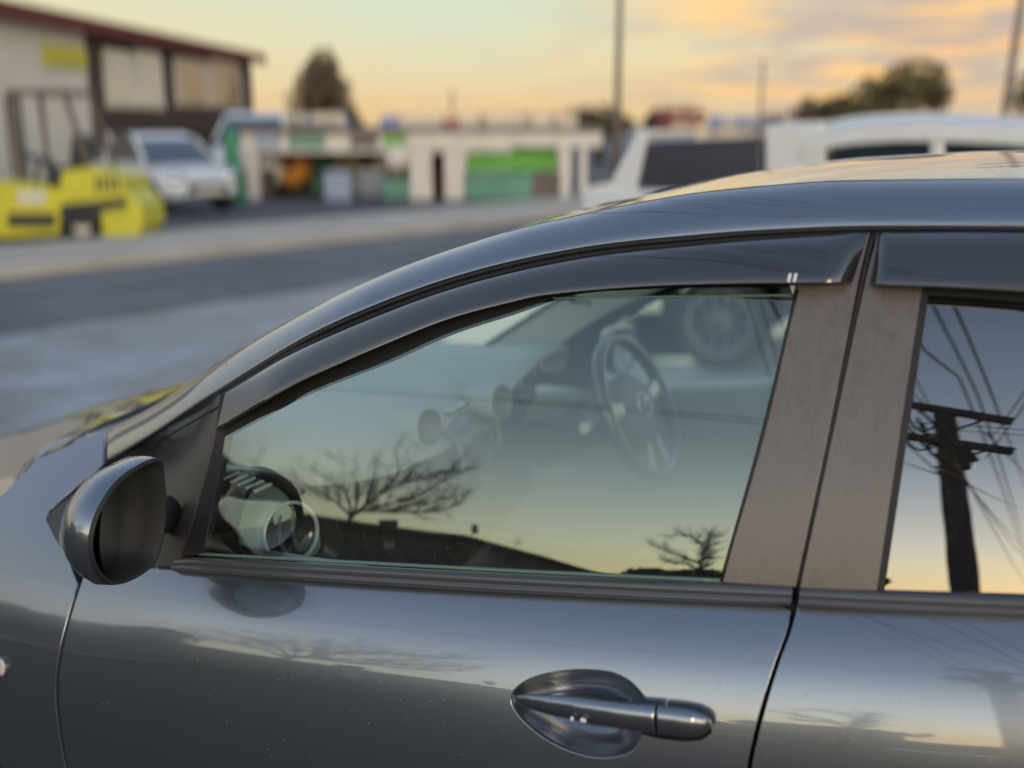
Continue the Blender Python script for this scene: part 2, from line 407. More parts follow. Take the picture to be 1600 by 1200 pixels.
M_['brown'] = shade('brown_weatherboard', (.055,.034,.028)); M_['cream'] = shade('cream_render', (.68,.63,.55), k=1.12)
M_['fascia'] = shade('dark_red_fascia', (.16,.035,.032)); M_['roofg'] = shade('grey_brown_roofing', (.12,.095,.088))
M_['yellow'] = shade('forklift_yellow', (.52,.48,.03), .4, 1.2); M_['blackm'] = shade('black_steel', (.02,.022,.026), .5)
M_['tyre'] = mat('tyre_rubber', (.022,.022,.023), .85, bump=.4, bscale=60); M_['hubm'] = mat('wheel_grey_alloy', (.35,.35,.36), .35, .8)
M_['carwhite'] = mat('pearl_white_paint', (.62,.64,.65), .25, coat=1); M_['carglass'] = mat('dark_car_glass', (.02,.03,.04), .04, coat=1, spec=1)
M_['green'] = shade('green_banner', (.03,.19,.09), .6); M_['lime'] = shade('bright_green_hoarding', (.11,.33,.06), .7); M_['teal'] = shade('pale_teal_panel', (.10,.24,.18), .7)
M_['paleblue'] = shade('pale_blue_roof', (.24,.29,.40), .6); M_['red'] = shade('red_roofing', (.40,.06,.06), .6); M_['mauve'] = shade('blue_mauve_roofing', (.22,.23,.38), .6)
M_['whitep'] = shade('white_painted_board', (.58,.55,.50), .6, 1.15); M_['orange'] = shade('orange_paint', (.55,.24,.05), .5)
M_['navy'] = shade('navy_tray_cover', (.018,.022,.04), .3); M_['blue'] = shade('blue_plastic', (.05,.12,.35), .5)
M_['wood'] = mat('weathered_pole_timber', (.075,.058,.045), .9, col2=(.15,.12,.095), scale=14, stretch=(1,1,.08), bump=.6, bscale=30)
M_['wire'] = mat('black_cable', (.008,.008,.008), .8); M_['bark'] = mat('dark_bark', (.045,.034,.028), .95, col2=(.08,.062,.05), scale=12)
M_['leaf'] = mat('olive_foliage', (.085,.085,.038), .8, col2=(.19,.16,.075), scale=.9); M_['leafb'] = mat('brown_green_foliage', (.10,.08,.05), .8, col2=(.20,.15,.095), scale=.8)
M_['sooty'] = mat('dark_weatherboard', (.075,.068,.06), .9, col2=(.15,.135,.12), scale=3); M_['slate'] = mat('dark_corrugated_roof', (.04,.036,.034), .95, col2=(.075,.066,.06), scale=2)
M_['lit'] = mat('warm_lit_lamp', (.8,.5,.2), .3, emis=((1,.72,.42), 1.4))
# ================================================================== GROUND
def sheet(name, pts, z, m):
    b = MB(); b.add([(x, y, z) for x, y in pts], [tuple(range(len(pts)))]); return kind(b.build(name, m, fix=False), 'structure')
sheet('ground', [(-900,-900),(900,-900),(900,900),(-900,900)], 0, M_['forecourt'])
RDIR = Vector((math.sin(rad(17.5)), math.cos(rad(17.5)), 0)); RN = Vector((RDIR.y, -RDIR.x, 0))
def strip(pa, pb, a=-60, b=160):
    A = GZ(*pa); B = GZ(*pb)
    return [(q.x, q.y) for q in (A+RDIR*a, A+RDIR*b, B+RDIR*b, B+RDIR*a)]
sheet('road', strip((0,525), (0,437)), .004, M_['road'])
pv = strip((0,437), (0,397)); b = MB(); b.prism([(x, y, 0) for x, y in pv], (0, 0, .11)); kind(b.build('pavement', M_['path']), 'structure')
sheet('parking_lane', [(-60,-30),(60,-30),(60,1.7),(-60,1.7)], .004, M_['lane'])
A = GZ(0,397); sheet('yard', [(q.x, q.y) for q in (A-RDIR*60, A+RDIR*160, A+RDIR*160-RN*60, A-RDIR*60-RN*60)], .008, M_['yard'])
# ================================================================== THE CAR
car = thing('parked_hatchback', 'slate blue metallic hatchback seen close from its passenger side, filling the view', 'car', (0, YC, 0))
def pt(px, py, off=0, surf='b'): return P(px, py, off, surf)
bowl = px2([(797,1095),(802,1078),(822,1062),(850,1052),(885,1046),(920,1045),(955,1049),(982,1061),(1000,1078),(1010,1094),(1004,1115),(1004,1140),(1000,1160),(985,1177),(962,1184),(930,1185),(890,1175),(855,1158),(828,1138),(806,1115)], 64, True)
bowl = [(p.x, p.y) for p in bowl]
def edge(l, n=30): return [(p.x, p.y) for p in px2(l, n)]
gapF = [(130,893),(118,930),(106,970),(94,1020),(89,1060),(89,1100),(95,1150),(104,1200),(122,1270),(160,1420),(180,1500)]
gapR = [(1243,935),(1240,955),(1231,990),(1216,1030),(1200,1080),(1186,1130),(1174,1180),(1169,1210),(1150,1300),(1120,1420),(1110,1500)]
front = [(x+3.4, y) for x, y in edge(gapF)]; rear = [(x-5, y) for x, y in edge(gapR)]
top = edge([(134,893),(250,884),(330,893),(600,914),(900,931),(1239,944)], 40)
door = panel('door', top[:-1]+rear[1:]+list(reversed(front)), M_['paint'], car, holes=[bowl], grid=.016)
rd_l = [(x+5, y) for x, y in edge(gapR)]
door2 = panel('door', edge([(1247,944),(1400,953),(1600,962),(1900,974),(3000,1020)], 26)+[(3000,1700)]+list(reversed(rd_l[1:])), M_['paint'], car, grid=.018)
fr = [(x-3.2, y) for x, y in edge(gapF)]
fender = panel('fender', [(-420,1120),(-160,905),(-60,826),(0,779),(30,746),(60,716),(95,701),(130,687),(163,673),(160,726),(118,759),(76,797),(71,812),(84,838),(104,868)]+fr[1:]+[(60,1500),(52,1330),(20,1215),(-60,1130),(-200,1090),(-420,1130)], M_['paint'], car, grid=.016)
rp = P(3,1042,.001,'b'); rn = SN(rp.x, rp.z)
b = MB(); b.lathe(rp, rn, [(0,.017),(.002,.0165),(.0035,.013),(.0045,.006),(.0047,.0005)], 28, sx=.9); b.build('side_repeater', M_['amber'], fender)
b = MB(); b.lathe(rp, rn, [(-.002,.0195),(.003,.0195),(.004,.017)], 28, sx=.9); b.build('repeater_bezel', M_['mould'], fender)
# black sheets standing in for the shadow inside the shut lines
void_w = [(P(*q,-.0,'b').x, P(*q,-.0,'b').z) for q in [(-300,1000),(0,860),(110,905),(300,905),(700,930),(1240,958),(1700,985),(2900,1040),(2900,1600),(-100,1480)]]
panel('gap_shade', None, M_['void'], car, off=-.075, world=void_w, grid=.05, flange=.002)
panel('pillar_gap_shade', [(1330,352),(1385,352),(1275,960),(1215,960)], M_['void'], car, 'g', -.012, grid=.04, flange=.002)
panel('pillar_gap_shade', [(50,805),(345,604),(340,690),(280,905),(110,905)], M_['void'], car, 'b', -.02, grid=.04, flange=.002)
# handle
c0 = Vector((926,1094,0)); rows = []
for r, d in [(1.0,.0012)]+[(math.cos(math.pi/2*i/18)*.995+.004, .0025+.064*(1-(math.cos(math.pi/2*i/18))**2.6)**.85) for i in range(1, 19)]:
    rows.append([P(c0.x+(x-c0.x)*r, c0.y+(y-c0.y)*r, -d, 'b') for x, y in bowl])
b = MB(); b.grid(rows, True); b.build('handle_recess', M_['paint'], door)
def spine(lst, up=Vector((0,1,0))):
    cs = poly([(x, y, 0) for x, y, *_ in lst], 36); xs = [q[0] for q in lst]
    path = []; rs = []
    for p in cs:
        o = interp([(q[0], q[3]) for q in lst], p.x); h = interp([(q[0], q[2]) for q in lst], p.x)
        path.append(P(p.x, p.y, o, 'b')); rs.append(max(h, .8)*1.32/1700)
    return path, rs
b = MB(); pa, rs = spine([(805,1091,4,.004),(811,1093,9,.008),(828,1096,14.5,.014),(858,1101,19.5,.021),(900,1107,22.5,.027),(960,1116,24.5,.030),(1026,1124,26.5,.029)])
b.tube(pa, rs, 28, up=Vector((0,1,0)), flat=.62); b.build('door_handle', M_['paint'], door)
b = MB(); pa, rs = spine([(1029,1124,25.5,.0285),(1055,1127,26,.0275),(1080,1130,25,.025),(1097,1132,20,.021),(1106,1133,12,.016),(1110,1133,4,.012)])
b.tube(pa, rs, 28, up=Vector((0,1,0)), flat=.62); b.build('lock_cap', M_['paint'], door)
b = MB(); pa, rs = spine([(1002,1130,22,.004),(1030,1132,28,.004),(1070,1136,28,.004),(1096,1138,22,.004),(1112,1139,8,.003)])
b.tube(pa, rs, 20, up=Vector((0,1,0)), flat=.22); b.build('cap_shadow_edge', M_['gloss'], door)  # flat black piece, painted-in shadow edge around the lock cap
b = MB()
for x, y, r in ((893,1125,3.2),(909,1127,3.6),(913,1128,2.6)):
    p = P(x, y, .0418, 'b'); b.lathe(p, (0,-1,-.35), [(-.004,r*.0008),(0,r*.0008),(.0006,r*.0004),(.0007,.0001)], 7)
b.build('paint_chip', M_['white_fleck'], door)
# glass, frame, trims
glass_out = [(352,682),(480,614),(600,566),(700,521),(800,488),(862,468)]
go = edge(glass_out, 20)+edge([(862,466),(1000,464),(1120,462.5),(1246,461)], 10)[1:]+edge([(1246,461),(1190,680),(1127,908)], 14)[1:]+edge([(1127,908),(800,893),(500,877),(310,866)], 14)[1:]+[(318,840),(335,760)]
win = panel('window_glass', go, M_['glass'], door, 'w', grid=.02, flange=.0005, lip=.0005)
b = MB(); b.tube(poly([P(x, y, .0035, 'w') for x, y in ((312,866),(500,876),(800,892),(1126,907))], 30), .0028, 6); b.build('glass_bottom_edge', M_['edge'], door)
b = MB(); b.tube(poly([P(x, y, .001, 'w') for x, y in ((864,466),(1000,464),(1120,462.5),(1245,461))], 16), .0016, 6); b.build('glass_top_edge', M_['edge'], door)
frame = edge([(345,615),(500,523),(700,443),(900,395),(1100,374),(1240,364),(1362,361)], 40)+edge([(1252,443),(1120,443),(1000,446),(900,453),(862,464),(800,486),(700,519),(600,564),(480,612),(352,680)], 40)
panel('window_frame', frame, M_['rubber'], door, 'g', .0, grid=.02, flange=.01)
panel('glass_channel', edge([(346,668),(354,680),(338,755),(316,866)], 14)+edge([(286,868),(303,812),(322,745),(340,672)], 14), M_['rubber'], door, 'g', .001, grid=.02, flange=.012)
panel('pillar_trim', edge([(1247,446),(1192,680),(1128,909)], 20)+edge([(1242,916),(1290,690),(1338,446),(1357,364)], 24)+[(1310,366),(1265,368)], M_['trim'], door, 'g', .003, grid=.02, flange=.01)
b = MB(); b.tube(poly([P(x, y, .004, 'g') for x, y in ((1246,452),(1191,680),(1127,908))], 20), .0026, 6); b.build('trim_edge', M_['rubber'], door)
panel('sail_trim', [(263,668),(344,616),(337,668),(320,742),(301,812),(280,872),(272,884),(240,884),(225,800),(236,722)], M_['sail'], door, 'b', .004, grid=.02, flange=.012)
panel('sail_trim', [(75,804),(162,735),(258,671),(232,724),(222,800),(236,884),(140,892),(112,876),(86,840),(75,815)], M_['sail'], car, 'b', .003, grid=.02, flange=.012)
b = MB(); b.tube(poly([P(x, y, .0045, 'b') for x, y in ((212,712),(258,684),(341,636))], 10), .0016, 5); b.build('trim_groove', M_['void'], door)
def visor(par, topc, lowc, endcap=None):
    n = 60 if endcap else 130; T = px2(topc, n); Lw = px2(lowc, n); rows = []
    prof = ((0,.004),(.06,.012),(.2,.021),(.45,.0285),(.75,.033),(.96,.0345),(1.0,.033),(1.0,.029),(.9,.029),(.5,.024))
    for f, o in prof:
        r = []
        for i in range(n):
            e = 1.0 if not endcap else min(1, .05+((n-1-i)/2.2)**.6)
            st = min(1, .25+i/7) if endcap else min(1, .2+i/1.2)
            x = T[i].x+(Lw[i].x-T[i].x)*f; y = T[i].y+(Lw[i].y-T[i].y)*f
            r.append(P(x, y, .003+o*min(e, st), 'g'))
        rows.append(r)
    b = MB(); b.grid(rows); return b.build('rain_visor', M_['visor'], par)
visor(door, [(352,614),(500,530),(700,451),(900,403),(1100,380),(1230,370),(1357,363)], [(338,674),(420,626),(480,593),(600,540),(700,500),(800,473),(860,461),(1000,449),(1150,444),(1331,443)], True)
visor(door2, [(1374,363),(1500,362),(1650,364),(1900,372),(3000,442)], [(1360,446),(1480,450),(1600,457),(1900,478),(3000,552)])
go2 = edge([(1446,458),(1417,650),(1379,921)], 14)+edge([(1379,922),(1600,931),(1900,943),(3000,988)], 14)[1:]+[(3000,545),(1600,460)]
panel('window_glass', go2, M_['privacy'], door2, 'v', grid=.02, flange=.0005, lip=.0005)
panel('glass_channel', edge([(1440,452),(1409,660),(1370,922)], 14)+edge([(1380,922),(1419,660),(1450,452)], 14), M_['rubber'], door2, 'g', .003, grid=.02, flange=.012)
panel('window_frame', edge([(1366,361),(1500,359),(1900,368),(3000,438)], 14)+edge([(3000,555),(1900,482),(1600,464),(1442,456),(1372,452)], 10), M_['rubber'], door2, 'g', .0, grid=.02, flange=.01)
panel('pillar_trim', edge([(1374,364),(1352,446),(1300,690),(1251,918)], 24)+edge([(1370,922),(1408,660),(1441,452),(1450,366)], 24), M_['trim'], door2, 'g', .003, grid=.02, flange=.01)
b = MB(); b.tube(poly([P(x, y, -.004, 'g') for x, y in ((1366,356),(1346,446),(1295,690),(1246,930))], 20), .0045, 8); b.build('door_seal', M_['rubber'], door2)
def moulding(par, T, B):
    n = 50; T = px2(T, n); B = px2(B, n); rows = []
    for f, o in ((0,-.006),(.02,.002),(.12,.007),(.45,.009),(.6,.0075),(.66,.006),(.72,.008),(.95,.009),(1.02,.006),(1.04,-.012)):
        rows.append([P(T[i].x+(B[i].x-T[i].x)*f, T[i].y+(B[i].y-T[i].y)*f, o, 'g') for i in range(n)])
    b = MB(); b.grid(rows); return b.build('belt_moulding', M_['mould'], par)
moulding(door, [(272,876),(312,870),(500,880),(800,896),(1127,911),(1239,917)], [(266,888),(312,893),(500,907),(800,925),(1127,941),(1236,944)])
moulding(door2, [(1250,919),(1370,923),(1600,932),(1900,944),(3000,989)], [(1247,945),(1370,953),(1600,963),(1900,975),(3000,1021)])
# body side rail: A pillar and cant rail in one sweep
Lp = [(167,722),(250,671),(345,609),(500,515),(700,436),(900,389),(1100,367),(1240,358),(1370,354),(1620,355),(1900,362),(3000,432)]
Upx = [(168,672),(250,627),(400,529),(600,429),(790,364),(900,338),(1000,317),(1100,301),(1250,287),(1350,283),(1620,281),(1900,287),(3000,350)]
n = 230; Lq = px2(Lp, n); Uq = px2(Upx, n)
# same picture column for both edges of the rail keeps its section square to the door
def aty(curve, x):
    return interp([(q.x, q.y) for q in curve], x)
xs = [168+(3000-168)*i/(n-1) for i in range(n)]
rows = [[] for _ in range(8)]; RU = []
ylow = [(x, P(x, aty(Lq, x), .004, 'g').y) for x in (420, 520, 620, 700, 800, 1000, 1200, 1400, 1650, 1900, 2400, 3000)]
ylow = [(q.x, q.y) for q in px2([(168, 1.612), (250, 1.580), (345, 1.556)]+ylow[1:], 80)]
for x in xs:
    p0 = PY(x, aty(Lq, x), interp(ylow, x)); w = min(1, max(0, (x-168)/300)); dl = .074-.009*w
    yu = aty(Uq, x); yl = aty(Lq, x)
    pin = PY(x, yl+2, p0.y+.016); rows[0].append(pin); rows[1].append(p0)
    for k, (f, g) in enumerate(((.04,.0),(.25,.10),(.5,.30),(.75,.58),(1.0,1.0))):
        q = PY(x, yl+(yu-yl)*f, p0.y+dl*g); rows[2+k].append(q)
    RU.append(rows[6][-1]); rows[7].append(rows[6][-1]+Vector((-.004,.022,.000)))
b = MB(); b.grid(rows); rail = b.build('body_side_rail', M_['paint'], car)
b = MB(); b.tube(poly([P(x, y, .003, 'b') for x, y in ((345,613),(500,520),(700,441),(900,393),(1100,371),(1240,361),(1370,357),(1620,358),(1900,365),(3000,435))], 80), .0035, 6); b.build('drip_seal', M_['rubber'], car)
# roof, windscreen, bonnet, mirrored about the car's centre line
def cross(edge_pts, crown, push=0.0, n=21, inset=0.0, lower=0.0):
    rows = []
    for i, e in enumerate(edge_pts):
        r = []; y0 = e.y+inset; hw = YC-y0
        for k in range(n):
            u = -1+2*k/(n-1); q = 1-u*u
            r.append(Vector((e.x-push(i)*q if callable(push) else e.x-push*q, YC+u*hw, e.z-lower+(crown(i) if callable(crown) else crown)*(1-abs(u)**2.4))))
        rows.append(r)
    return rows
def rcrown(i, k=0.0): return k+interp([(786,0.0),(1000,.006),(1250,.014),(1545,.023),(1900,.028)], xs[min(i0+i, n-1)])
i0 = min(range(n), key=lambda i: abs(xs[i]-786)); redge = RU[i0:]
last = redge[-1]; tail = [last+Vector((dx, .01*dx, dz)) for dx, dz in ((.2,-.02),(.45,-.07),(.6,-.13))]
redge2 = redge+tail
b = MB(); b.grid(cross([e+Vector((0,.0035,.0015)) for e in redge2], rcrown, lambda i: .03*max(0, 1-i/40))); b.build('roof', M_['paint'], car)
b = MB(); b.grid(cross(redge2, lambda i: rcrown(i)-.002, lambda i: .02*max(0, 1-i/40), inset=.02, lower=.035)); b.build('headliner', M_['liner'], car)
wtop = [e+Vector((0,.03,-.005)) for e in RU[:i0+1]]
b = MB(); b.grid(cross(wtop, 0.0, lambda i: .05*(i/i0)**2, inset=.012)); b.build('windscreen', M_['clear'], car)
hp = [P(x, y, 0, 'b') for x, y in edge([(-420,1118),(-160,903),(-60,824),(0,777),(30,744),(60,714),(95,699)], 20)]
ridge = poly([PY(x, y, 1.95) for x, y in ((-330,800),(-160,736),(0,691),(120,652),(246,624))], len(hp)); br = []
for e, r in zip(hp, ridge):
    c = Vector((r.x-.03, YC, r.z+.002)); tk = 1-len(br)/(len(hp)-1); half = poly([e+Vector((0,.004,0)), e.lerp(r, .30)+Vector((-.008,0,.004+.022*tk)), r, c], 14)
    br.append(half+[Vector((v.x, 2*YC-v.y, v.z)) for v in reversed(half[:-1])])
b = MB(); b.grid(br); b.build('bonnet', M_['paint'], car)
cp0 = [P(95,700,-.01,'b')+Vector((0,.005,-.01)), P(130,686,-.01,'b')+Vector((0,.005,-.006)), P(165,671,-.012,'b')]
rb_ = [v+Vector((.006,0,-.022)) for v in br[-1]]; mz = RU[0]; hw_ = (YC-mz.y)
rw_ = [Vector((mz.x+.02, YC+(v.y-YC)*hw_/(YC-br[-1][0].y), mz.z-.02)) for v in br[-1]]
b = MB(); b.grid([rb_, [a.lerp(c, .5)-Vector((0,0,.012)) for a, c in zip(rb_, rw_)], rw_]); b.build('cowl', M_['sail'], car)
# door mirror
rim = [(248,718),(213,731),(183,754),(161,785),(147,816),(141,848),(144,876),(155,899),(174,913),(206,905),(238,882),(251,850),(258,800),(255,750)]
RX = -1.135
ring = poly([PX(x, y, RX+.014*(905-y)/190) for x, y in rim], 48, True)
cen = sum(ring, Vector())/len(ring)
def sec(d, s, sh=0.0, z=0.0): return [Vector((q.x-d, cen.y+sh+(q.y-cen.y)*s, cen.z+z+(q.z-cen.z)*s)) for q in ring]
b = MB(); b.grid([sec(0,1.0), sec(.004,1.02), sec(.022,1.04,-.002), sec(.050,.99,.002), sec(.077,.86,.007,-.002), sec(.097,.67,.015,-.004), sec(.109,.42,.023,-.005), sec(.115,.15,.029,-.006), sec(.116,.01,.029,-.006)], True)
mirror = b.build('side_mirror', M_['paint'], car)
b = MB(); b.grid([sec(.006,1.022), sec(-.003,1.005), sec(-.004,.975), sec(-.001,.94), sec(.03,.92), sec(.07,.80), sec(.075,.3), sec(.075,.01)], True); b.build('mirror_rim', M_['cabin'], mirror)
# the glass is turned in towards the driver
gq = [Vector((v.x-.040-.58*(v.y-cen.y), v.y, v.z)) for v in sec(0, .80)]
b = MB(); b.prism(gq, (-.003,0,0)); b.build('mirror_glass', M_['mirror'], mirror)
b = MB(); b.tube([cen+Vector((-.05,.065,-.03)), cen+Vector((-.06,.10,-.045)), cen+Vector((-.08,.17,-.05))], [.026,.026,.035], 14); b.build('mirror_arm', M_['sail'], mirror)
# droplets left on the pillar
b = MB()
for _ in range(26):
    x = random.uniform(330, 1000); y = aty(Lq, x)+(aty(Uq, x)-aty(Lq, x))*random.uniform(.1,.75)
    f = (y-aty(Lq, x))/(aty(Uq, x)-aty(Lq, x)); k = min(range(n), key=lambda i: abs(xs[i]-x))
    col = [rows[j][k] for j in range(2, 7)]; fi = interp([(.04,0),(.25,1),(.5,2),(.75,3),(1,4)], f); i = min(int(fi), 3)
    c = col[i].lerp(col[i+1], fi-i); r = random.uniform(.0008,.0018)
    b.lathe(c-Vector((0,-.0003,0)), (0,-.8,.6), [(0,r),(r*.4,r*.8),(r*.65,r*.4),(r*.7,.0001)], 8)
kind(b.build('water_drops', M_['water'], car), 'stuff')
b = MB()
for _ in range(320):                                        # dust flecks and dried spots on the door skins
    x, y = random.uniform(150, 1590), random.uniform(960, 1195)
    if inside((x, y), bowl) or 790 < x < 1120 and 1050 < y < 1190: continue
    c = P(x, y, .0004, 'd'); nn_ = SN(c.x, c.z, 'd'); u = nn_.cross(Vector((0,0,1))).normalized(); v = u.cross(nn_); r = random.uniform(.00025, .0007) if random.random() < .93 else .0011
    b.add([c+(u*math.cos(a)*random.uniform(.7,1.3)+v*math.sin(a))*r for a in (0, 1.26, 2.51, 3.77, 5.03)], [(0,1,2,3,4)])
kind(b.build('dust_flecks', M_['fleck'], car), 'stuff')
# ================================================================== INSIDE THE CAR
floor = MB(); floor.box((-1.6, 1.40, .28), (1.6, 2.92, .32)); floor.build('cabin_floor', M_['cabin'], car)
b = MB(); b.box((-1.0, 1.44, .3), (1.5, 1.465, .86)); b.build('door_card', M_['dashdark'], car)
sect = [(-1.62,.925),(-1.45,.945),(-1.28,.962),(-1.14,.968),(-1.05,.958),(-1.0,.93),(-.975,.885),(-.97,.83),(-1.0,.77),(-1.0,.55),(-1.3,.5)]
rowsd = []
def CL(v, g=.035):
    return Vector((v.x, max(v.y, SY(v.x, v.z, 'b')+g), v.z))
for y, dx, dz in ((1.50,-.36,-.05),(1.52,-.34,-.03),(1.62,-.29,-.02),(1.70,-.20,-.01),(1.77,-.06,-.002),(1.84,0,.004),(2.0,.045,.012),(2.13,.05,.014),(2.3,.045,.012),(2.5,.01,.0),(2.7,0,0),(2.76,-.02,-.006),(2.775,-.06,-.05)):
    rowsd.append([CL(v) for v in poly([(x+dx*(1 if x > -1.3 else .3), y, z+dz) for x, z in sect], 34)])
b = MB(); b.grid([r[17:] for r in rowsd]); lower_ = b
b = MB(); b.grid([r[:18] for r in rowsd]); dash = b.build('dashboard', M_['dash'], car)
lower_.build('lower_dash', M_['cabin'], dash)
# end hood over the outer vent, silver surround, vent
hood = [(326,800),(332,768),(352,748),(382,737),(425,739),(466,757),(505,788),(528,822),(534,866),(500,880),(330,880)]
def PV(px, py, k=0.0):
    d = ray(px, py); return CAMP + d*((-1.795+k)/(d.x-.45*d.y))
h0 = [PV(x, y, -.012) for x, y in hood]; h0 = poly(h0, 40, True); hc = sum(h0, Vector())/len(h0)
def hs(dx, s, dz=0): return [CL(Vector((q.x+dx, hc.y+(q.y-hc.y)*s, hc.z+dz+(q.z-hc.z)*s)), .03) for q in h0]
b = MB(); b.grid([hs(-.03,.86), hs(.0,.93), hs(.006,1.0), hs(-.02,1.03), hs(-.1,1.05,.004), hs(-.22,1.05,.0), hs(-.32,1.02,-.01)], True); b.build('vent_hood', M_['dashdark'], dash)
surr = [(340,790),(352,776),(385,782),(430,784),(466,789),(490,806),(500,834),(496,866),(440,878),(398,866),(372,830),(352,812)]
s0 = [PV(x, y) for x, y in surr]; s0 = [Vector((q.x, max(q.y, 1.47), q.z)) for q in s0]
b = MB(); s1_ = [CL(v, .025) for v in poly(s0, 36, True)]; b.prism(s1_, (-.02, .01, 0)); b.build('vent_surround', M_['silver'], dash, bevel=.004)
vc = PV(453,832,.012); va = Vector((.86,-.42,.16)).normalized()
b = MB(); b.lathe(vc, va, [(-.01,.055),(.006,.059),(.010,.057),(.008,.0535),(-.002,.052)], 40); ring_ = b.build('vent_ring', M_['silver'], dash)
b = MB(); b.lathe(vc, va, [(.003,.053),(-.003,.050),(-.007,.032),(-.008,.0005)], 36); vent = b.build('air_vent', M_['gloss'], dash)
sideax = va.cross(Vector((0,0,1))).normalized(); upax = sideax.cross(va)
for k in (-.018, .010):
    b = MB(); rws = []
    for j in range(9):
        a = -1+2*j/8; hgt = .036*a; bow = .008*(1-a*a)
        rws.append([vc+upax*hgt+sideax*(k+bow-.004)+va*(-.006), vc+upax*hgt+sideax*(k+bow+.010)+va*.004])
    b.grid(rws); b.build('vent_blade', M_['hubm2'], dash)
g = [GZ(x, y, max(q.z for q in h0)+.006) for x, y in ((349,750),(374,739),(424,757),(398,769))]
b = MB(); b.prism(g, (0,0,-.006)); b.build('demister_grille', M_['void'], dash)
for k in range(5):
    f = k/4; b = MB(); b.bar(g[0].lerp(g[3], f)+Vector((0,0,.001)), g[1].lerp(g[2], f)+Vector((0,0,.001)), .004, .004); b.build('grille_bar', M_['dash'], dash)
# round centre vents with eyelid hoods
def eye(px, py, y, r, ax):
    c = PY(px, py, y); ax = Vector(ax).normalized()
    b = MB(); b.lathe(c, ax, [(-.16,r*.25),(-.11,r*.75),(-.05,r*1.12),(0,r*1.25),(.006,r*1.18),(.002,r*1.05)], 30); b.build('vent_pod', M_['dash'], dash)
    b = MB(); b.lathe(c, ax, [(.005,r*1.08),(.0,r*.96),(-.014,r*.9),(-.02,.0005)], 28); b.build('air_vent', M_['hubm2'], dash)
    b = MB(); b.lathe(c, ax, [(.002,r*1.12),(.008,r*1.09),(.008,r*1.02),(.0,r*.98)], 28); b.build('vent_ring', M_['hubm2'], dash)
eye(668,668,1.955,.034,(.93,-.22,.12)); eye(782,628,2.22,.034,(.93,-.22,.12))
# centre stack top with display, silver side strips
b = MB(); tl = [PY(x, y, 2.12) for x, y in ((700,672),(745,640),(800,655),(806,668))]
cst = [Vector((-1.02,2.0,.93)), Vector((-.925,2.03,.915)), Vector((-.90,2.05,.86)), Vector((-.93,2.06,.6))]
cse = [Vector((-1.02,2.28,.93)), Vector((-.925,2.25,.915)), Vector((-.90,2.23,.86)), Vector((-.93,2.22,.6))]
b.grid([poly([a, (a+c)/2+Vector((.012,0,.012)), c], 9) for a, c in zip(poly(cst,16), poly(cse,16))]); b.build('centre_stack', M_['dashdark'], dash)
b = MB(); b.prism([(-.985,2.09,.952),(-.945,2.09,.945),(-.945,2.19,.945),(-.985,2.19,.952)], (0,0,.004)); b.build('clock_display', M_['gloss'], dash)
for y in (2.035, 2.245):
    b = MB(); b.tube(poly([(-.95,y,.93),(-.905,y,.90),(-.893,y,.86),(-.897,y,.83)], 12), .005, 8); b.build('stack_trim', M_['hubm2'], dash)
# instrument hood
rws = []
for x, wd, z0, h in ((-1.26,.12,.955,.004),(-1.16,.20,.945,.035),(-1.05,.235,.93,.072),(-.96,.245,.92,.098),(-.905,.25,.905,.112),(-.90,.243,.905,.104),(-.96,.232,.905,.085)):
    rws.append([Vector((x+.05*math.sin(a)*(1 if x > -1 else 0), 2.50-math.cos(a)*wd, z0+math.sin(a)**.8*h)) for a in (math.pi*k/22 for k in range(23))])
b = MB(); b.grid(rws); b.build('instrument_hood', M_['dash'], dash)
for y, r in ((2.40,.05),(2.53,.06),(2.64,.04)):
    b = MB(); b.lathe((-.955,y,.925), (.94,0,.3), [(0,r),(.012,r*.95),(.012,r*.85),(0,r*.8),(-.002,.001)], 24); b.build('dial', M_['gloss'], dash)
# steering wheel
wc = PY(997,636,2.50)
wn = (RT*.797 + UP*.329 - FW*.50).normalized()
ws = (wn.cross(Vector((0,0,1)))).normalized()*-1; wu = wn.cross(ws)*1
if wu.z < 0: wu = -wu
def WP(a, r, h=0): return wc + (ws*math.cos(a)+wu*math.sin(a))*r + wn*h
b = MB(); b.grid([[wc+(ws*math.cos(a)+wu*math.sin(a))*(.176+.0165*math.cos(q)*(.9))+wn*.0175*math.sin(q) for q in (2*math.pi*j/14 for j in range(14))]+[] for a in (2*math.pi*i/72 for i in range(73))], True)
wheel = b.build('steering_wheel', M_['dashdark'], car)
b = MB(); hub = [WP(a, r*(1.0+.10*abs(math.cos(a))**2-.05*math.sin(a)), 0) for r in (1,) for a in (0,)]
hr = []
for r, h in ((.098,-.045),(.098,-.02),(.094,-.004),(.082,.006),(.06,.012),(.03,.0145),(.001,.015)):
    hr.append([WP(a, r*(1+.10*abs(math.cos(a))-.12*max(0, math.sin(a))+.05*max(0, -math.sin(a))), h) for a in (2*math.pi*k/40 for k in range(40))])
b.grid(hr, True); b.build('wheel_hub', M_['hubm2'], wheel)
for a, m, w in ((.12,'dashdark',.05),(math.pi-.12,'dashdark',.05)):
    b = MB(); b.bar(WP(a,.07,-.012), WP(a,.178,-.003), w, .022, up=wn); b.build('spoke', M_[m], wheel, bevel=.006)
for a in (.16, math.pi-.16):
    b = MB(); b.bar(WP(a,.088,.004), WP(a,.150,.006), .028, .008, up=wn); sb = b.build('switch_pad', M_['silver'], wheel, bevel=.004)
for s_ in (-1, 1):
    a = -math.pi/2+s_*.30; b = MB(); b.grid([[WP(-math.pi/2+s_*q, .085+i*.0115, .004-.001*i) for q in (.20,.30,.44)] for i in range(8)]); b.build('spoke', M_['silver'], wheel)
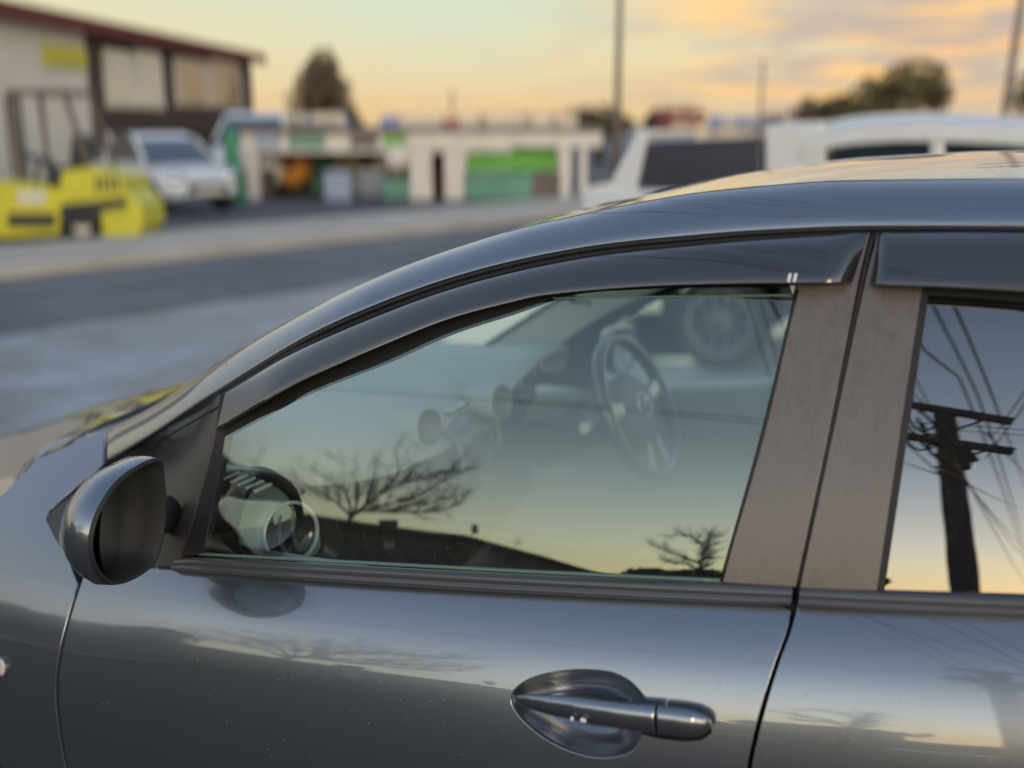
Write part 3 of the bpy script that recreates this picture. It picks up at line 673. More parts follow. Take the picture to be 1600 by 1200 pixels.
b = MB(); b.lathe(wc+wn*.0155, wn, [(0,.030),(.002,.031),(.003,.029),(.001,.027)], 36, up=wu, sx=1.25); b.build('badge_ring', M_['chrome'], wheel)
def E2(u, v): return wc+wn*.018+ws*u+wu*v
b = MB()
for s_ in (-1, 1):
    b.tube(poly([E2(0,-.008), E2(s_*.006,.004), E2(s_*.014,.011), E2(s_*.026,.010), E2(s_*.031,.004)], 14), [.0022]*14, 6)
b.tube(poly([E2(-.034,-.002), E2(-.026,-.02), E2(0,-.028), E2(.026,-.02), E2(.034,-.002)], 16), .0022, 6)
b.build('badge_wing', M_['chrome'], wheel)
b = MB(); b.tube([wc-wn*.03, wc-wn*.16, wc-wn*.30], [.05,.055,.06], 18); b.build('column_shroud', M_['dashdark'], wheel)
for s_ in (-1, 1):
    b = MB(); b.tube([wc-wn*.09+ws*s_*.05, wc-wn*.075+ws*s_*.13+wu*.01, wc-wn*.07+ws*s_*.17+wu*.012], [.009,.010,.013], 10); b.build('stalk', M_['silver'] if s_ < 0 else M_['dashdark'], wheel)
# seats, behind the pillar from here
for y in (1.79, 2.48):
    b = MB(); rw = []
    for x, z, w, d in ((-.38,.50,.22,.07),(-.15,.47,.24,.08),(.06,.45,.24,.09),(.16,.60,.235,.07),(.22,.80,.23,.06),(.28,.98,.21,.05),(.30,1.02,.15,.035)):
        rw.append([Vector((x+d*math.cos(a)*.6*(z > .55)+0, y+w*math.sin(a), z+d*math.cos(a)*(z <= .55)*.8)) if False else Vector((x+(d*math.cos(a) if z > .55 else 0), y+w*math.sin(a), z+(d*math.cos(a) if z <= .55 else 0))) for a in (2*math.pi*k/20 for k in range(20))])
    b.grid(rw, True); seat = b.build('seat', M_['fabric'], car)
    b = MB(); b.lathe((.36,y,1.06), (0,0,1), [(-.02,.001),(0,.05),(.02,.065),(.10,.068),(.15,.055),(.17,.001)], 20, sx=1.7); b.build('headrest', M_['fabric'], seat)
# far side: pillar lining, door, glass, mirror
def far(x, z, off=0): return Vector((x, 2*YC-SY(x, z, 'g')-off, z))
pil = [(745,550),(800,515),(868,471),(912,449),(1040,440),(1046,452),(985,478),(935,502),(880,540),(858,566),(800,580)]
q = [PF(x, y, .045) for x, y in pil]; b = MB(); b.prism(q, (0,.03,0)); b.build('pillar_lining', M_['liner'], car, bevel=.006)
b = MB(); b.tube(poly([PF(x, y, .05) for x, y in ((738,553),(800,513),(868,470),(925,440))], 14), .006, 8); b.build('windscreen_seal', M_['rubber'], car)
b = MB(); e0 = [(1050,444),(985,472),(930,500),(880,536),(852,566),(840,600)]; e1 = [(1072,444),(1004,478),(946,508),(934,516),(934,560),(934,612)]
b.grid([[PF(p[0], p[1], .05) for p in zip([v.x for v in px2(e0,16)], [v.y for v in px2(e0,16)])], [PF(p[0], p[1], .052) for p in zip([v.x for v in px2(e1,16)], [v.y for v in px2(e1,16)])], [PF(p[0], p[1], .02) for p in zip([v.x+4 for v in px2(e1,16)], [v.y+2 for v in px2(e1,16)])]]); b.build('window_frame', M_['rubber'], car)
b = MB(); xs2 = [-1.2+.1*i for i in range(28)]
b.grid([[far(x, .30, .02) for x in xs2], [far(x, zb(x)-.32, .07) for x in xs2], [far(x, zb(x)-.10, .09) for x in xs2], [far(x, zb(x)-.045, .085) for x in xs2], [far(x, zb(x)-.032, .07) for x in xs2], [far(x, zb(x)-.03, .0) for x in xs2], [far(x, zb(x)-.12, -.05) for x in xs2], [far(x, zb(x)-.30, -.09) for x in xs2], [far(x, .28, -.06) for x in xs2]]); fd = b.build('door', M_['dash'], car)
b = MB(); b.grid([[far(x, zb(x)-.03+(.42-(zb(x)-.96)*.6)*t, .01) for x in [-1.02+.05*i for i in range(19)] if True] for t in (0,.25,.5,.75,1)]); b.build('window_glass', M_['clear'], fd)
fm_ = PY(977,548,3.04); b = MB(); b.lathe(fm_, (1,-.15,0), [(-.09,.001),(-.085,.03),(-.06,.062),(-.02,.074),(0,.074),(.004,.066),(-.006,.06)], 28, sx=1.35); fmm = b.build('side_mirror', M_['gloss'], car)
b = MB(); b.lathe(fm_, (1,-.15,0), [(-.004,.062),(-.005,.001)], 24, sx=1.35); b.build('mirror_glass', M_['mirror'], fmm)
vp = PY(905,468,2.55); b = MB(); b.tube([vp+Vector((-.02,-.03,.04)), vp+Vector((-.008,-.02,.0)), vp, vp+Vector((.012,.02,-.004)), vp+Vector((.02,.03,-.016))], [.012,.012,.011,.008,.005], 10); b.build('visor_clip', M_['dashdark'], car)
for dx in (0, 9):
    b = MB(); b.bar(P(1235+dx,428,.036,'g'), P(1232+dx,441,.038,'g'), .004, .003); b.build('visor_fixing', M_['white_fleck'], car)
a_, b_ = P(1235,447,-.002,'g'), P(1239,459,-.002,'g')
m_ = MB(); m_.prism([P(1234,446,-.001,'g'), P(1243,446,-.001,'g'), P(1239,460,-.001,'g')], (0,.003,0)); m_.build('visor_fixing', M_['white_fleck'], car)
# ================================================================== VEHICLES AND THINGS BEYOND THE CAR
def wheel_parts(root, c, ax, r, w, rimr, spokes=10, bolts=0, part='wheel', m=None):
    c = Vector(c); ax = Vector(ax).normalized()
    b = MB(); b.lathe(c, ax, [(-w,rimr*.9),(-w,r*.9),(-w*.8,r*.985),(-w*.3,r),(-w*.1,r*.985),(.0,r*.92),(.004,rimr*1.12),(-.006,rimr*1.02),(-.03,rimr*.97),(-w,rimr*.9)], 40); wh = b.build(part, M_['tyre'], root)
    b = MB(); b.lathe(c, ax, [(-.035,rimr*1.0),(.004,rimr*1.04),(.006,rimr*.98),(-.012,rimr*.90),(-.03,rimr*.86)], 40); b.build('rim', m or M_['hubm'], wh)
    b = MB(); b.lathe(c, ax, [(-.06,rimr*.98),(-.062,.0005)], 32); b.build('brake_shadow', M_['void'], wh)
    u = Vector((0,0,1)); u = (u-ax*u.dot(ax)).normalized(); v = ax.cross(u)
    b = MB()
    for k in range(spokes):
        a = 2*math.pi*(k+.5)/spokes; d = u*math.cos(a)+v*math.sin(a); tn = v*math.cos(a)-u*math.sin(a)
        for s_ in (-1, 1):
            b.bar(c+d*rimr*.30-ax*.012, c+(d*rimr*.92+tn*s_*rimr*.09)-ax*.018, rimr*.075, .016, up=ax)
    b.build('spokes', m or M_['hubm'], wh)
    b = MB(); b.lathe(c, ax, [(-.02,rimr*.40),(.0,rimr*.38),(.006,rimr*.30),(.004,rimr*.16),(.016,rimr*.15),(.018,.0005)], 28); b.build('hub_cap', m or M_['hubm'], wh)
    if bolts:
        b = MB()
        for k in range(bolts):
            a = 2*math.pi*k/bolts; p = c+(u*math.cos(a)+v*math.sin(a))*rimr*1.01
            b.lathe(p, ax, [(0,.010),(.010,.009),(.012,.0005)], 6)
        for k in range(8):
            a = 2*math.pi*(k+.3)/8; p = c+(u*math.cos(a)+v*math.sin(a))*rimr*.33
            b.lathe(p, ax, [(.0,.0065),(.012,.006),(.014,.0005)], 6)
        kind(b.build('bolts', M_['chrome'], wh), 'stuff')
    return wh
TY = 6.95
ute = thing('white_ute', 'white pickup with navy covered tray and bolted off-road rims behind the hatchback', 'pickup', PY(1400,600,TY+.8)*1, 0)
ute.location.z = 0
def T(px, py, y=TY): return PY(px, py, y)
wcn = T(1125,503); wr = max(wcn.z-.002, .28)
wheel_parts(ute, wcn+Vector((0,-.02,0)), (0,-1,0), wr, .24, wr*.655, 10, 22, m=M_['darkrim'])
wf = Vector((wcn.x+2.75, wcn.y-.02, wcn.z)); wheel_parts(ute, wf, (0,-1,0), wr, .24, wr*.655, 10, 22, m=M_['darkrim'])
for q in (wcn, wf): wheel_parts(ute, Vector((q.x, TY+1.55, q.z)), (0,1,0), wr, .24, wr*.655, 10, 0, m=M_['darkrim'])
fl = T(1040,470); b = MB(); b.prism(poly([T(1026,440)+Vector((0,.05,0)), T(1052,440)+Vector((0,.05,0)), T(1050,470)+Vector((0,.05,0)), T(1042,505)+Vector((0,.05,0)), T(1032,506)+Vector((0,.05,0)), T(1030,470)+Vector((0,.05,0))], 20, True), (0,.2,0)); b.build('mud_flap', M_['rubber'], ute)
zt = T(1100,284).z
b = MB(); b.box((wcn.x-.95, TY-.03, wcn.z+.28), (wcn.x+3.55, TY+1.6, 1.16)); b.build('body', M_['carwhite'], ute, bevel=.04)
b = MB(); b.box((wcn.x+.35, TY+.2, .34), (wcn.x+3.3, TY+1.4, wcn.z+.30)); b.build('chassis', M_['blackm'], ute)
tw = lambda pts, m, nm, dy=1.5, y=TY: MB().prism([T(x, p, y) for x, p in pts], (0,dy,0)).build(nm, M_[m], ute, bevel=.03)
tw([(1012,222),(1192,214),(1192,330),(985,330)], 'navy', 'tray_cover')
tw([(930,330),(990,330),(1014,204),(996,203)], 'carwhite', 'tailgate_post')
tw([(1194,330),(1194,196),(1240,190),(1290,189),(1290,330)], 'carwhite', 'cab_pillar')
b = MB(); cr = []
for y, dz in ((TY-.02,-.05),(TY+.05,0),(TY+.4,.03),(TY+1.1,.03),(TY+1.5,0),(TY+1.56,-.05)):
    cr.append([Vector((p.x, y, p.z+dz)) for p in poly([T(1255,214),(T(1300,194)),(T(1400,184)),(T(1520,185)),(T(1640,194)),(T(1760,224))], 24)])
lo_ = [[Vector((v.x, v.y, v.z-.085)) for v in r] for r in cr]
b.grid(cr); b.grid(lo_); b.grid([cr[0], lo_[0]]); b.grid([cr[-1], lo_[-1]]); b.build('cab_roof', M_['carwhite'], ute)
tw([(1292,330),(1300,222),(1400,214),(1520,215),(1640,222),(1740,300),(1750,330)], 'carglass', 'cab_window', 1.46, TY+.02)
tw([(1452,330),(1452,216),(1476,216),(1476,330)], 'carwhite', 'door_pillar', .05, TY-.005)
# puddles among the gravel behind the ute
for (x, y), (a, c) in zip(((985,489),(1052,545),(1060,500),(1010,520),(960,545)), ((1.5,1.2),(.62,.30),(.5,.25),(.5,.22),(.55,.25))):
    p = GZ(x, y); b = MB(); vs = [Vector((p.x+a*math.cos(t)*(1+.35*noise.noise(Vector((math.cos(t)*2, math.sin(t)*2, x)))), p.y+c*1.6*math.sin(t)*(1+.35*noise.noise(Vector((math.cos(t)*2, math.sin(t)*2, y)))), .006)) for t in (2*math.pi*k/40 for k in range(40))]
    b.add(vs, [tuple(range(40))]); kind(b.build('puddle', M_['water'], fix=False), 'structure')
# brown building with the red fascia
def onray(px, py, z):
    d = ray(px, py); return CAMP + d*((z-CAMP.z)/d.z)
EZ = 3.9
A = onray(0, 22, EZ); B = onray(391, 95, EZ); A.z = B.z = 0
wd = (B-A).normalized(); wn2 = Vector((wd.y, -wd.x, 0))
if wn2.dot(-A) < 0: wn2 = -wn2
bl = thing('brown_building', 'brown weatherboard building with dark red fascia and a cream end wall, far left', 'building', A+wd*4)
def WL(px, py, off=0):                                      # picture ray onto the street wall
    d = ray(px, py); o = A + wn2*off; t = (o-CAMP).dot(wn2)/d.dot(wn2); return CAMP+d*t
A0 = A - wd*9; B0 = B
bk = -wn2*9
xs_c = WL(136, 150)
uc = (xs_c-A).dot(wd)
def wallbox(u0, u1, z0, z1, off0, off1, nm, m, bevel=0):
    p = [A+wd*u0+wn2*off1, A+wd*u1+wn2*off1, A+wd*u1+wn2*off0, A+wd*u0+wn2*off0]
    return MB().prism([Vector((q.x,q.y,z0)) for q in p], (0,0,z1-z0)).build(nm, M_[m], bl, bevel=bevel)
LW = (B-A).length
wallbox(-9, uc, 0, EZ, -9, .06, 'end_wall', 'cream'); 
wl = wallbox(uc, LW, 0, EZ, -9, 0, 'wall', 'brown')
def rectw(pts, off0, off1, nm, m, par=None):
    q = [WL(x, y) for x, y in pts]
    us = [(v-A).dot(wd) for v in q]; zs = [v.z for v in q]
    p = [A+wd*min(us)+wn2*off1, A+wd*max(us)+wn2*off1, A+wd*max(us)+wn2*off0, A+wd*min(us)+wn2*off0]
    return MB().prism([Vector((v.x,v.y,min(zs))) for v in p], (0,0,max(zs)-min(zs))).build(nm, M_[m], par or bl)
u_, zz = LW, EZ
for k in range(13):
    z0 = .1+k*.29
    wallbox(uc+.01, LW-.01, z0, z0+.255, 0, .025+.01*(k % 2), 'weatherboard', 'brown')
b = MB()
fz = EZ-.12
for u0, u1 in ((-9.5, LW+.25),):
    p = [A+wd*u0+wn2*.55, A+wd*u1+wn2*.55, A+wd*u1+wn2*.49, A+wd*u0+wn2*.49]
    MB().prism([Vector((q.x,q.y,fz)) for q in p], (0,0,.34)).build('fascia', M_['fascia'], bl)
rr = [[A+wd*u+wn2*o+Vector((0,0,z)) for u in (-9.5, LW+.3)] for o, z in ((.6,EZ+.2),(-4.5,EZ+1.05),(-9.6,EZ+.2),(-9.6,EZ+.08),(.6,EZ+.08))]
b = MB(); b.grid(rr, smooth=False); b.build('roof', M_['roofg'], bl)
M_['paneA'] = mat('curtained_window_pane', (.55,.53,.46), .15, col2=(.68,.63,.52), scale=.6, coat=.6)
M_['paneB'] = mat('amber_blind_window_pane', (.32,.22,.12), .2, col2=(.42,.30,.17), scale=.6, coat=.6)
for pts, m in ((((160,78),(250,168)), 'paneA'), (((272,92),(372,166)), 'paneB')):
    (x0, y0), (x1, y1) = pts
    w_ = rectw([(x0-4,y0-3),(x1+4,y1+3)], 0, .09, 'window', 'whitep')
    rectw([(x0,y0),((x0+x1)/2-1,y1)], .05, .1, 'pane', m, w_); rectw([((x0+x1)/2+1,y0),(x1,y1)], .05, .1, 'pane', m, w_)
rectw([(172,135),(242,168)], .1, .14, 'sign', 'paneA')
rectw([(60,68),(128,108)], .07, .16, 'sign', 'yellow')
dr_ = rectw([(2,148),(40,300)], .06, .10, 'doorway', 'blackm'); rectw([(6,156),(30,290)], .1, .12, 'pane', 'paneA', dr_)
# forklift
ft = 14.3
def K(px, py, t=ft): return AT(px, py, t)
fb = GZ(130, 381); ftt = (fb-CAMP).dot(FW); fdist = ftt
fx = RT.copy(); fy = Vector((-sy, cy, 0)); ppm = FPX/ftt
fk = thing('forklift', 'bright yellow forklift with black overhead guard parked by the kerb', 'forklift', (fb.x, fb.y, .01), 0)
def FL(px, py, d=0.0): return Vector((fb.x, fb.y, .01)) + fx*((px-130)/ppm*.95) + Vector((0,0,(378-py)/ppm)) + fy*d
def fprism(pts, d0, d1, nm, m, bevel=.03, par=None): return MB().prism([FL(x, y, d0) for x, y in pts], fy*(d1-d0)).build(nm, M_[m], par or fk, bevel=bevel)
fprism([(-60,372),(-60,300),(0,282),(60,290),(100,296),(104,268),(150,262),(205,278),(205,318),(150,330),(98,330),(92,366),(-20,372)], 0, 1.05, 'body', 'yellow', .03)
fprism([(10,332),(90,332),(86,354),(10,354)], -.012, .3, 'step_recess', 'blackm', .01)
fprism([(30,298),(76,298),(76,316),(30,316)], -.010, .2, 'decal', 'whitep', .004)
for k in range(4): fprism([(158+k*11,276),(164+k*11,277),(164+k*11,298),(158+k*11,298)], -.008, .2, 'louvre', 'blackm', .003)
fprism([(160,372),(160,322),(205,296),(228,318),(230,352),(214,374)], .02, 1.03, 'counterweight', 'yellow', .04)
fprism([(98,318),(206,308),(206,322),(160,330),(160,352),(98,352)], -.012, 1.06, 'engine_bay', 'blackm', .01)
for px, r in ((130,28),(-48,34)):
    for d0, sg in ((-.02,-1),(1.07,1)):
        c = FL(px, 378-r, d0); b = MB(); rr_ = r/ppm
        b.lathe(c, fy*sg, [(-.24,rr_*.5),(-.24,rr_*.95),(-.12,rr_),(0,rr_*.93),(.0,rr_*.6),(-.03,rr_*.55)], 28); wq = b.build('wheel', M_['tyre'], fk)
        b = MB(); b.lathe(c, fy*sg, [(-.03,rr_*.56),(-.02,rr_*.2),(-.01,.0005)], 20); b.build('rim', M_['whitep'], wq)
for d in (.06, .98):
    for pts in (((36,290),(32,150)), ((150,268),(118,150))):
        b = MB(); b.bar(FL(*pts[0], d), FL(*pts[1], d), .05); b.build('guard_post', M_['roofg'], fk)
b = MB(); b.bar(FL(28,150,.06), FL(122,150,.06), .08); b.bar(FL(28,150,.98), FL(122,150,.98), .08); 
for k in range(6): b.bar(FL(32+k*17,150,.06), FL(32+k*17,150,.98), .05)
b.build('overhead_guard', M_['roofg'], fk)
fprism([(62,290),(66,262),(104,262),(112,212),(124,212),(120,284)], .28, .78, 'seat', 'blackm', .04)
b = MB(); b.tube([FL(34,286,.5), FL(46,256,.5)], .03, 8); b.lathe(FL(47,254,.5), FL(46,256,.5)-FL(34,286,.5), [(0,.19),(.02,.21),(.04,.19),(.02,.17),(0,.19)], 20); b.build('steering_wheel', M_['blackm'], fk)
b = MB(); b.lathe(FL(164,262,.5), (0,0,1), [(0,.001),(0,.17),(.05,.19),(.58,.19),(.66,.13),(.68,.06),(.74,.06),(.74,.001)], 20); b.build('gas_bottle', M_['roofg'], fk)
for d in (.25, .8):
    b = MB(); b.bar(FL(-75,372,d), FL(-70,60,d), .12, .16); b.build('mast', M_['blackm'], fk)
    b = MB(); b.bar(FL(-80,370,d), FL(-210,374,d), .12, .04); b.build('fork', M_['blackm'], fk)
# generic far vehicle: lofted body with its own glass, wheels and lamps
def far_car(name, label, loc, heading, length, width, height, mb, group=None, hatch=True):
    root = thing(name, label, 'van' if 'van' in name else 'car', loc, heading, group); loc = Vector(loc)
    Rz = Matrix.Translation(loc) @ Matrix.Rotation(heading, 4, 'Z')
    Lh, w = length/2, width/2
    def add(mbld, nm, m, par=root): mbld.v = [Rz @ v for v in mbld.v]; return mbld.build(nm, M_[m], par)
    st = [(-Lh,.35,.62,.72),(-Lh+.08,.26,.90,.92),(-Lh*.5,.22,.95,1.0),(0,.22,.95,1.0),(Lh*.40,.22,.93,1.0),(Lh*.72,.24,.84,.97),(Lh-.12,.28,.72,.86),(Lh,.34,.58,.66)]
    rows = []
    for x, z0, z1, k in st:
        z1 *= height/1.47
        rows.append([Vector((x, w*k*a, z0+(z1-z0)*c)) for a, c in ((-.86,0),(-1,.18),(-1,.55),(-.95,.85),(-.80,1.0),(0,1.03),(.80,1.0),(.95,.85),(1,.55),(1,.18),(.86,0))])
    b = MB(); b.grid([poly(r, 34) for r in rows]); k = len(b.v); b.f.append(tuple(reversed(range(34)))); b.f.append(tuple(range(k-34, k))); b.sm += [False, False]
    add(b, 'body', mb)
    roofp = [(-Lh*.93,.93),(-Lh*.70,1.40),(-Lh*.3,1.47),(Lh*.05,1.46),(Lh*.22,1.36),(Lh*.55,.92)]
    def gr(sc, dz): return [[Vector((x, w*a*(.92 if z < 1 else .74)*sc, (z+dz)*height/1.47)) for a in (-1,-.96,-.5,0,.5,.96,1)] for x, z in roofp]
    g_ = gr(1, -.012); b = MB(); b.grid(g_); b.grid([[r[0] for r in g_], [Vector((v.x, v.y, .9*height/1.47)) for v in [r[0] for r in g_]]]); b.grid([[r[-1] for r in g_], [Vector((v.x, v.y, .9*height/1.47)) for v in [r[-1] for r in g_]]]); add(b, 'glasshouse', 'carglass')
    g2 = gr(1.01, 0); b = MB(); b.grid(g2[1:5]); add(b, 'roof', mb)
    for s_ in (-1, 1):
        for i in (1, 2, 4):
            p = Vector((roofp[i][0], s_*w*.75, roofp[i][1]*height/1.47)); q = Vector((roofp[i][0]+(-.32 if i == 1 else .02 if i == 2 else Lh*.30), s_*w*.93, .93*height/1.47)); b = MB(); b.bar(p, q, .07, .05); add(b, 'pillar', mb)
        b = MB(); b.lathe((Lh-.12, s_*w*.66, .66), (1,.0,.25), [(-.05,.13),(.03,.125),(.06,.09),(.075,.001)], 18, sx=1.3); add(b, 'headlight', 'lit' if group == 'lit' else 'chrome')
        for x in (-Lh*.62, Lh*.62):
            c = Rz @ Vector((x, s_*w*.99, .31)); ax = Rz.to_3x3() @ Vector((0, s_, 0)); wheel_parts(root, c, ax, .31, .2, .20, 7)
    b = MB(); b.box((Lh-.03,-w*.5,.40),(Lh+.012,w*.5,.55)); add(b, 'grille', 'blackm')
    b = MB(); b.box((Lh+.005,-.26,.36),(Lh+.03,.26,.47)); add(b, 'number_plate', 'whitep')
    return root
cp_ = GZ(222, 331); far_car('parked_car', 'pearl white hatchback facing the road in front of the brown building', (cp_.x, cp_.y+.5, .01), math.atan2(-.34, .94), 3.3, 1.62, 1.40, 'carwhite')
# green feather banner
bp_ = GZ(368, 322); tb = (bp_-CAMP).dot(FW)
bn = thing('feather_banner', 'green leaning feather banner on a thin pole at the edge of the yard', 'banner', bp_)
MB().prism([AT(x, y, tb) for x, y in ((364,322),(350,212),(356,200),(368,206),(386,318))], FW*.04).build('flag', M_['green'], bn)
b = MB(); b.tube([AT(362,324,tb)+FW*.02, AT(349,205,tb)+FW*.02, AT(356,196,tb)+FW*.02], .03, 6); b.build('pole', M_['blackm'], bn)
b = MB(); b.lathe(bp_, (0,0,1), [(0,.3),(.06,.28),(.08,.05),(.12,.04)], 16); b.build('base', M_['blackm'], bn)
# market canopy with posts, hoarding and goods
mt_ = 23.0
def Q(px, py, t=mt_): return AT(px, py, t)
def gpt(px, t): p = AT(px, 300, t); p.z = 0; return p
rx2 = (Q(900,250)-Q(700,250)).normalized(); ry2 = Vector((-sy, cy, 0))
can = thing('market_canopy', 'long low cream canopy on white posts across the road', 'canopy', gpt(660, mt_))
def slab(root, x0, y0, x1, y1, nm, m, d0=0, d1=.1, t=mt_, down=False, bevel=0):
    p = [Q(x0,y1,t), Q(x1,y1,t), Q(x1,y0,t), Q(x0,y0,t)]
    if down:
        p[0] = Vector((p[3].x, p[3].y, .01)); p[1] = Vector((p[2].x, p[2].y, .01))
    p = [q+ry2*d0 for q in p]; return MB().prism(p, ry2*(d1-d0)).build(nm, M_[m], root, bevel=bevel)
slab(can, 376, 206, 800, 238, 'fascia', 'whitep', 0, .25); slab(can, 640, 204, 940, 228, 'fascia', 'whitep', -.1, -.01)
slab(can, 376, 198, 940, 206, 'canopy_roof', 'roofg', -.2, 6.0)
for x, w in ((657,34),(709,30),(884,16),(912,10),(392,20)):
    slab(can, x-w/2, 226, x+w/2, 318, 'post', 'whitep', -.05, .3, down=True)
slab(can, 380, 228, 640, 318, 'back_wall', 'roofg', 4.2, 4.3, down=True)
for x0_, x1_, m_ in ((400,438,'paleblue'),(452,508,'teal'),(548,590,'roofg'),(600,632,'lime')): slab(can, x0_, 211, x1_, 231, 'sign_board', m_, -.05, -.005)
hb = thing('green_hoarding', 'hoarding with bright green upper board over a pale teal board between white posts', 'hoarding', gpt(795, mt_))
slab(hb, 728, 229, 872, 268, 'board', 'lime', .32, .4); slab(hb, 726, 272, 832, 312, 'board', 'teal', .32, .4, down=True); slab(hb, 832, 270, 878, 312, 'board', 'roofg', .32, .4, down=True)
tag(slab(None, 596, 280, 640, 318, 'teal_bin', 'teal', .2, .9, down=True, bevel=.03), 'small pale teal box standing left of the white posts', 'bin')
sg = thing('round_sign', 'round pale sign hanging under the cream canopy', 'sign', Q(620,250)); b = MB(); b.lathe(Q(620,246), -ry2, [(0,.001),(0,.27),(.04,.27),(.04,.001)], 28); b.build('disc', M_['whitep'], sg); b = MB(); b.bar(Q(620,226), Q(620,236), .03); b.build('hanger', M_['blackm'], sg)
oc = Q(455,262, 24.5); og = thing('orange_mixer', 'round orange drum of a mixer in the shade of the canopy', 'mixer', (oc.x, oc.y, 0)); b = MB(); b.lathe(oc, -ry2+Vector((0,0,.35)), [(-.5,.1),(-.42,.3),(-.15,.46),(.1,.42),(.34,.25),(.36,.2),(.2,.18)], 28); b.build('drum', M_['orange'], og)
b = MB(); b.bar(oc+Vector((-.3,0,-.2)), Vector((oc.x-.5, oc.y, .01)), .07); b.bar(oc+Vector((.3,0,-.2)), Vector((oc.x+.5, oc.y, .01)), .07); b.build('frame', M_['blackm'], og)
for px, m, lb in ((562,'blue','blue plastic drum under the canopy'),(425,'roofg','grey drum standing at the left end of the canopy')):
    p = gpt(px, 22.5); d_ = thing('drum', lb, 'drum', p); b = MB(); b.lathe(p, (0,0,1), [(.01,.001),(.01,.27),(.3,.29),(.32,.305),(.34,.29),(.58,.29),(.6,.305),(.62,.29),(.86,.27),(.88,.25),(.86,.001)], 22); b.build('shell', M_[m], d_)
cr_ = gpt(524, 22.6); cx = thing('pale_crate', 'pale grey crate beside the blue drum under the canopy', 'crate', cr_)
slab(cx, 505, 268, 546, 318, 'box', 'paleblue', 0, .6, t=22.6, down=True, bevel=.03)
pv_ = gpt(520, 27); far_car('parked_car', 'dark car in the shade beneath the cream canopy', (pv_.x, pv_.y, .01), math.atan2(rx2.y, rx2.x), 4.3, 1.75, 1.6, 'navy')
wv = gpt(408, 26); far_car('parked_van', 'tall white van half under the left end of the canopy', (wv.x, wv.y, .01), math.atan2(-.9, .4), 4.2, 1.75, 1.85, 'carwhite')
for px_, tt, w_, h_, rz_, m1, m2, lab in (
    (396,23.8,.40,.60,.2,'roofg','whitep','grey crate with white lid beside the far left canopy post'), (482,25.6,.45,.85,-.2,'teal','blackm','teal crate with dark lid right of the orange mixer'),
    (540,26.2,.5,1.15,.1,'cream','blackm','tall cream crate behind the pale grey crate'), (585,24.6,.32,.55,.4,'paleblue','whitep','small pale blue crate right of the blue drum'),
    (588,26.4,.5,1.25,-.1,'roofg','blackm','tall grey crate at the back beyond the pale blue one'), (612,25.2,.36,.8,.3,'whitep','blue','white crate with blue lid under the round sign'),
    (630,26.0,.3,1.0,-.3,'orange','whitep','narrow orange crate left of the thick white posts'), (681,25.4,.34,.9,.2,'fascia','blackm','dark red crate in the gap between the thick white posts'),
    (842,25.0,.4,.7,-.2,'cream','lime','cream crate with green lid behind the hoarding')):
    p = gpt(px_, tt); cb = thing('crate', lab, 'crate', p, 0, 'stock under the canopy'); Mz = Matrix.Translation(p) @ Matrix.Rotation(rz_, 4, 'Z')
    MB().box((-w_, -.35, .012), (w_, .35, .012+h_), Mz).build('box', M_[m1], cb, bevel=.02)
    MB().box((-w_*.98, -.36, .012+h_), (w_*.98, .36, .062+h_), Mz).build('lid', M_[m2], cb)
# roofs behind
def hut(name, label, x0, x1, yt, ye, t, wallm, roofm, depth=7, ridge=.10):
    p0, p1 = AT(x0, ye, t), AT(x1, ye, t); ze = p0.z; zt_ = AT(x0, yt, t).z
    root = thing(name, label, 'building', ((p0.x+p1.x)/2, (p0.y+p1.y)/2, 0)); a0 = Vector((p0.x,p0.y,0)); a1 = Vector((p1.x,p1.y,0)); d = Vector((-sy,cy,0))*depth
    MB().prism([a0, a1, a1+d, a0+d], (0,0,ze)).build('wall', M_[wallm], root)
    e = (a1-a0).normalized()*.25; f = d.normalized()*.3
    prof = [(-f, ze-.05), (d*ridge, zt_), (d+f, ze-.05)]
    b = MB(); b.grid([[a0-e+o+Vector((0,0,z)), a1+e+o+Vector((0,0,z))] for o, z in prof], smooth=False); b.grid([[a0-e+o+Vector((0,0,z-.12)), a1+e+o+Vector((0,0,z-.12))] for o, z in prof], smooth=False); b.build('roof', M_[roofm], root)
    for x_ in (.25, .7):
        c = a0.lerp(a1, x_); w_ = MB().prism([c+Vector((0,0,.9)), c+(a1-a0).normalized()*1.0+Vector((0,0,.9)), c+(a1-a0).normalized()*1.0+Vector((0,0,1.9)), c+Vector((0,0,1.9))], -d.normalized()*.05).build('window', M_['paneA'], root)
    return root
hut('shed', 'shed with a pale blue roof below the conifer', 398, 528, 180, 206, 34, 'cream', 'paleblue')
hut('shop', 'long shop with blue mauve roof left of the red roofs', 604, 690, 181, 202, 38, 'whitep', 'mauve')
hut('shop', 'low shop with a bright red roof in the middle distance', 700, 770, 183, 205, 37.5, 'cream', 'red')
hut('shop', 'small shop with mauve roof between two red roofs', 772, 835, 185, 207, 38.5, 'whitep', 'mauve')
hut('shop', 'shop with a dull red roof at the right end of the row', 812, 886, 178, 206, 44, 'cream', 'red')
hut('house', 'far house with brown roof left of the white pickup', 1034, 1092, 170, 192, 55, 'brown', 'fascia')
hut('house', 'far pale house with a grey blue roof right of the brown roof', 1106, 1190, 180, 194, 60, 'whitep', 'paleblue')
hut('house', 'far low house with grey roof behind the pickup cab', 1200, 1300, 178, 194, 64, 'cream', 'roofg')
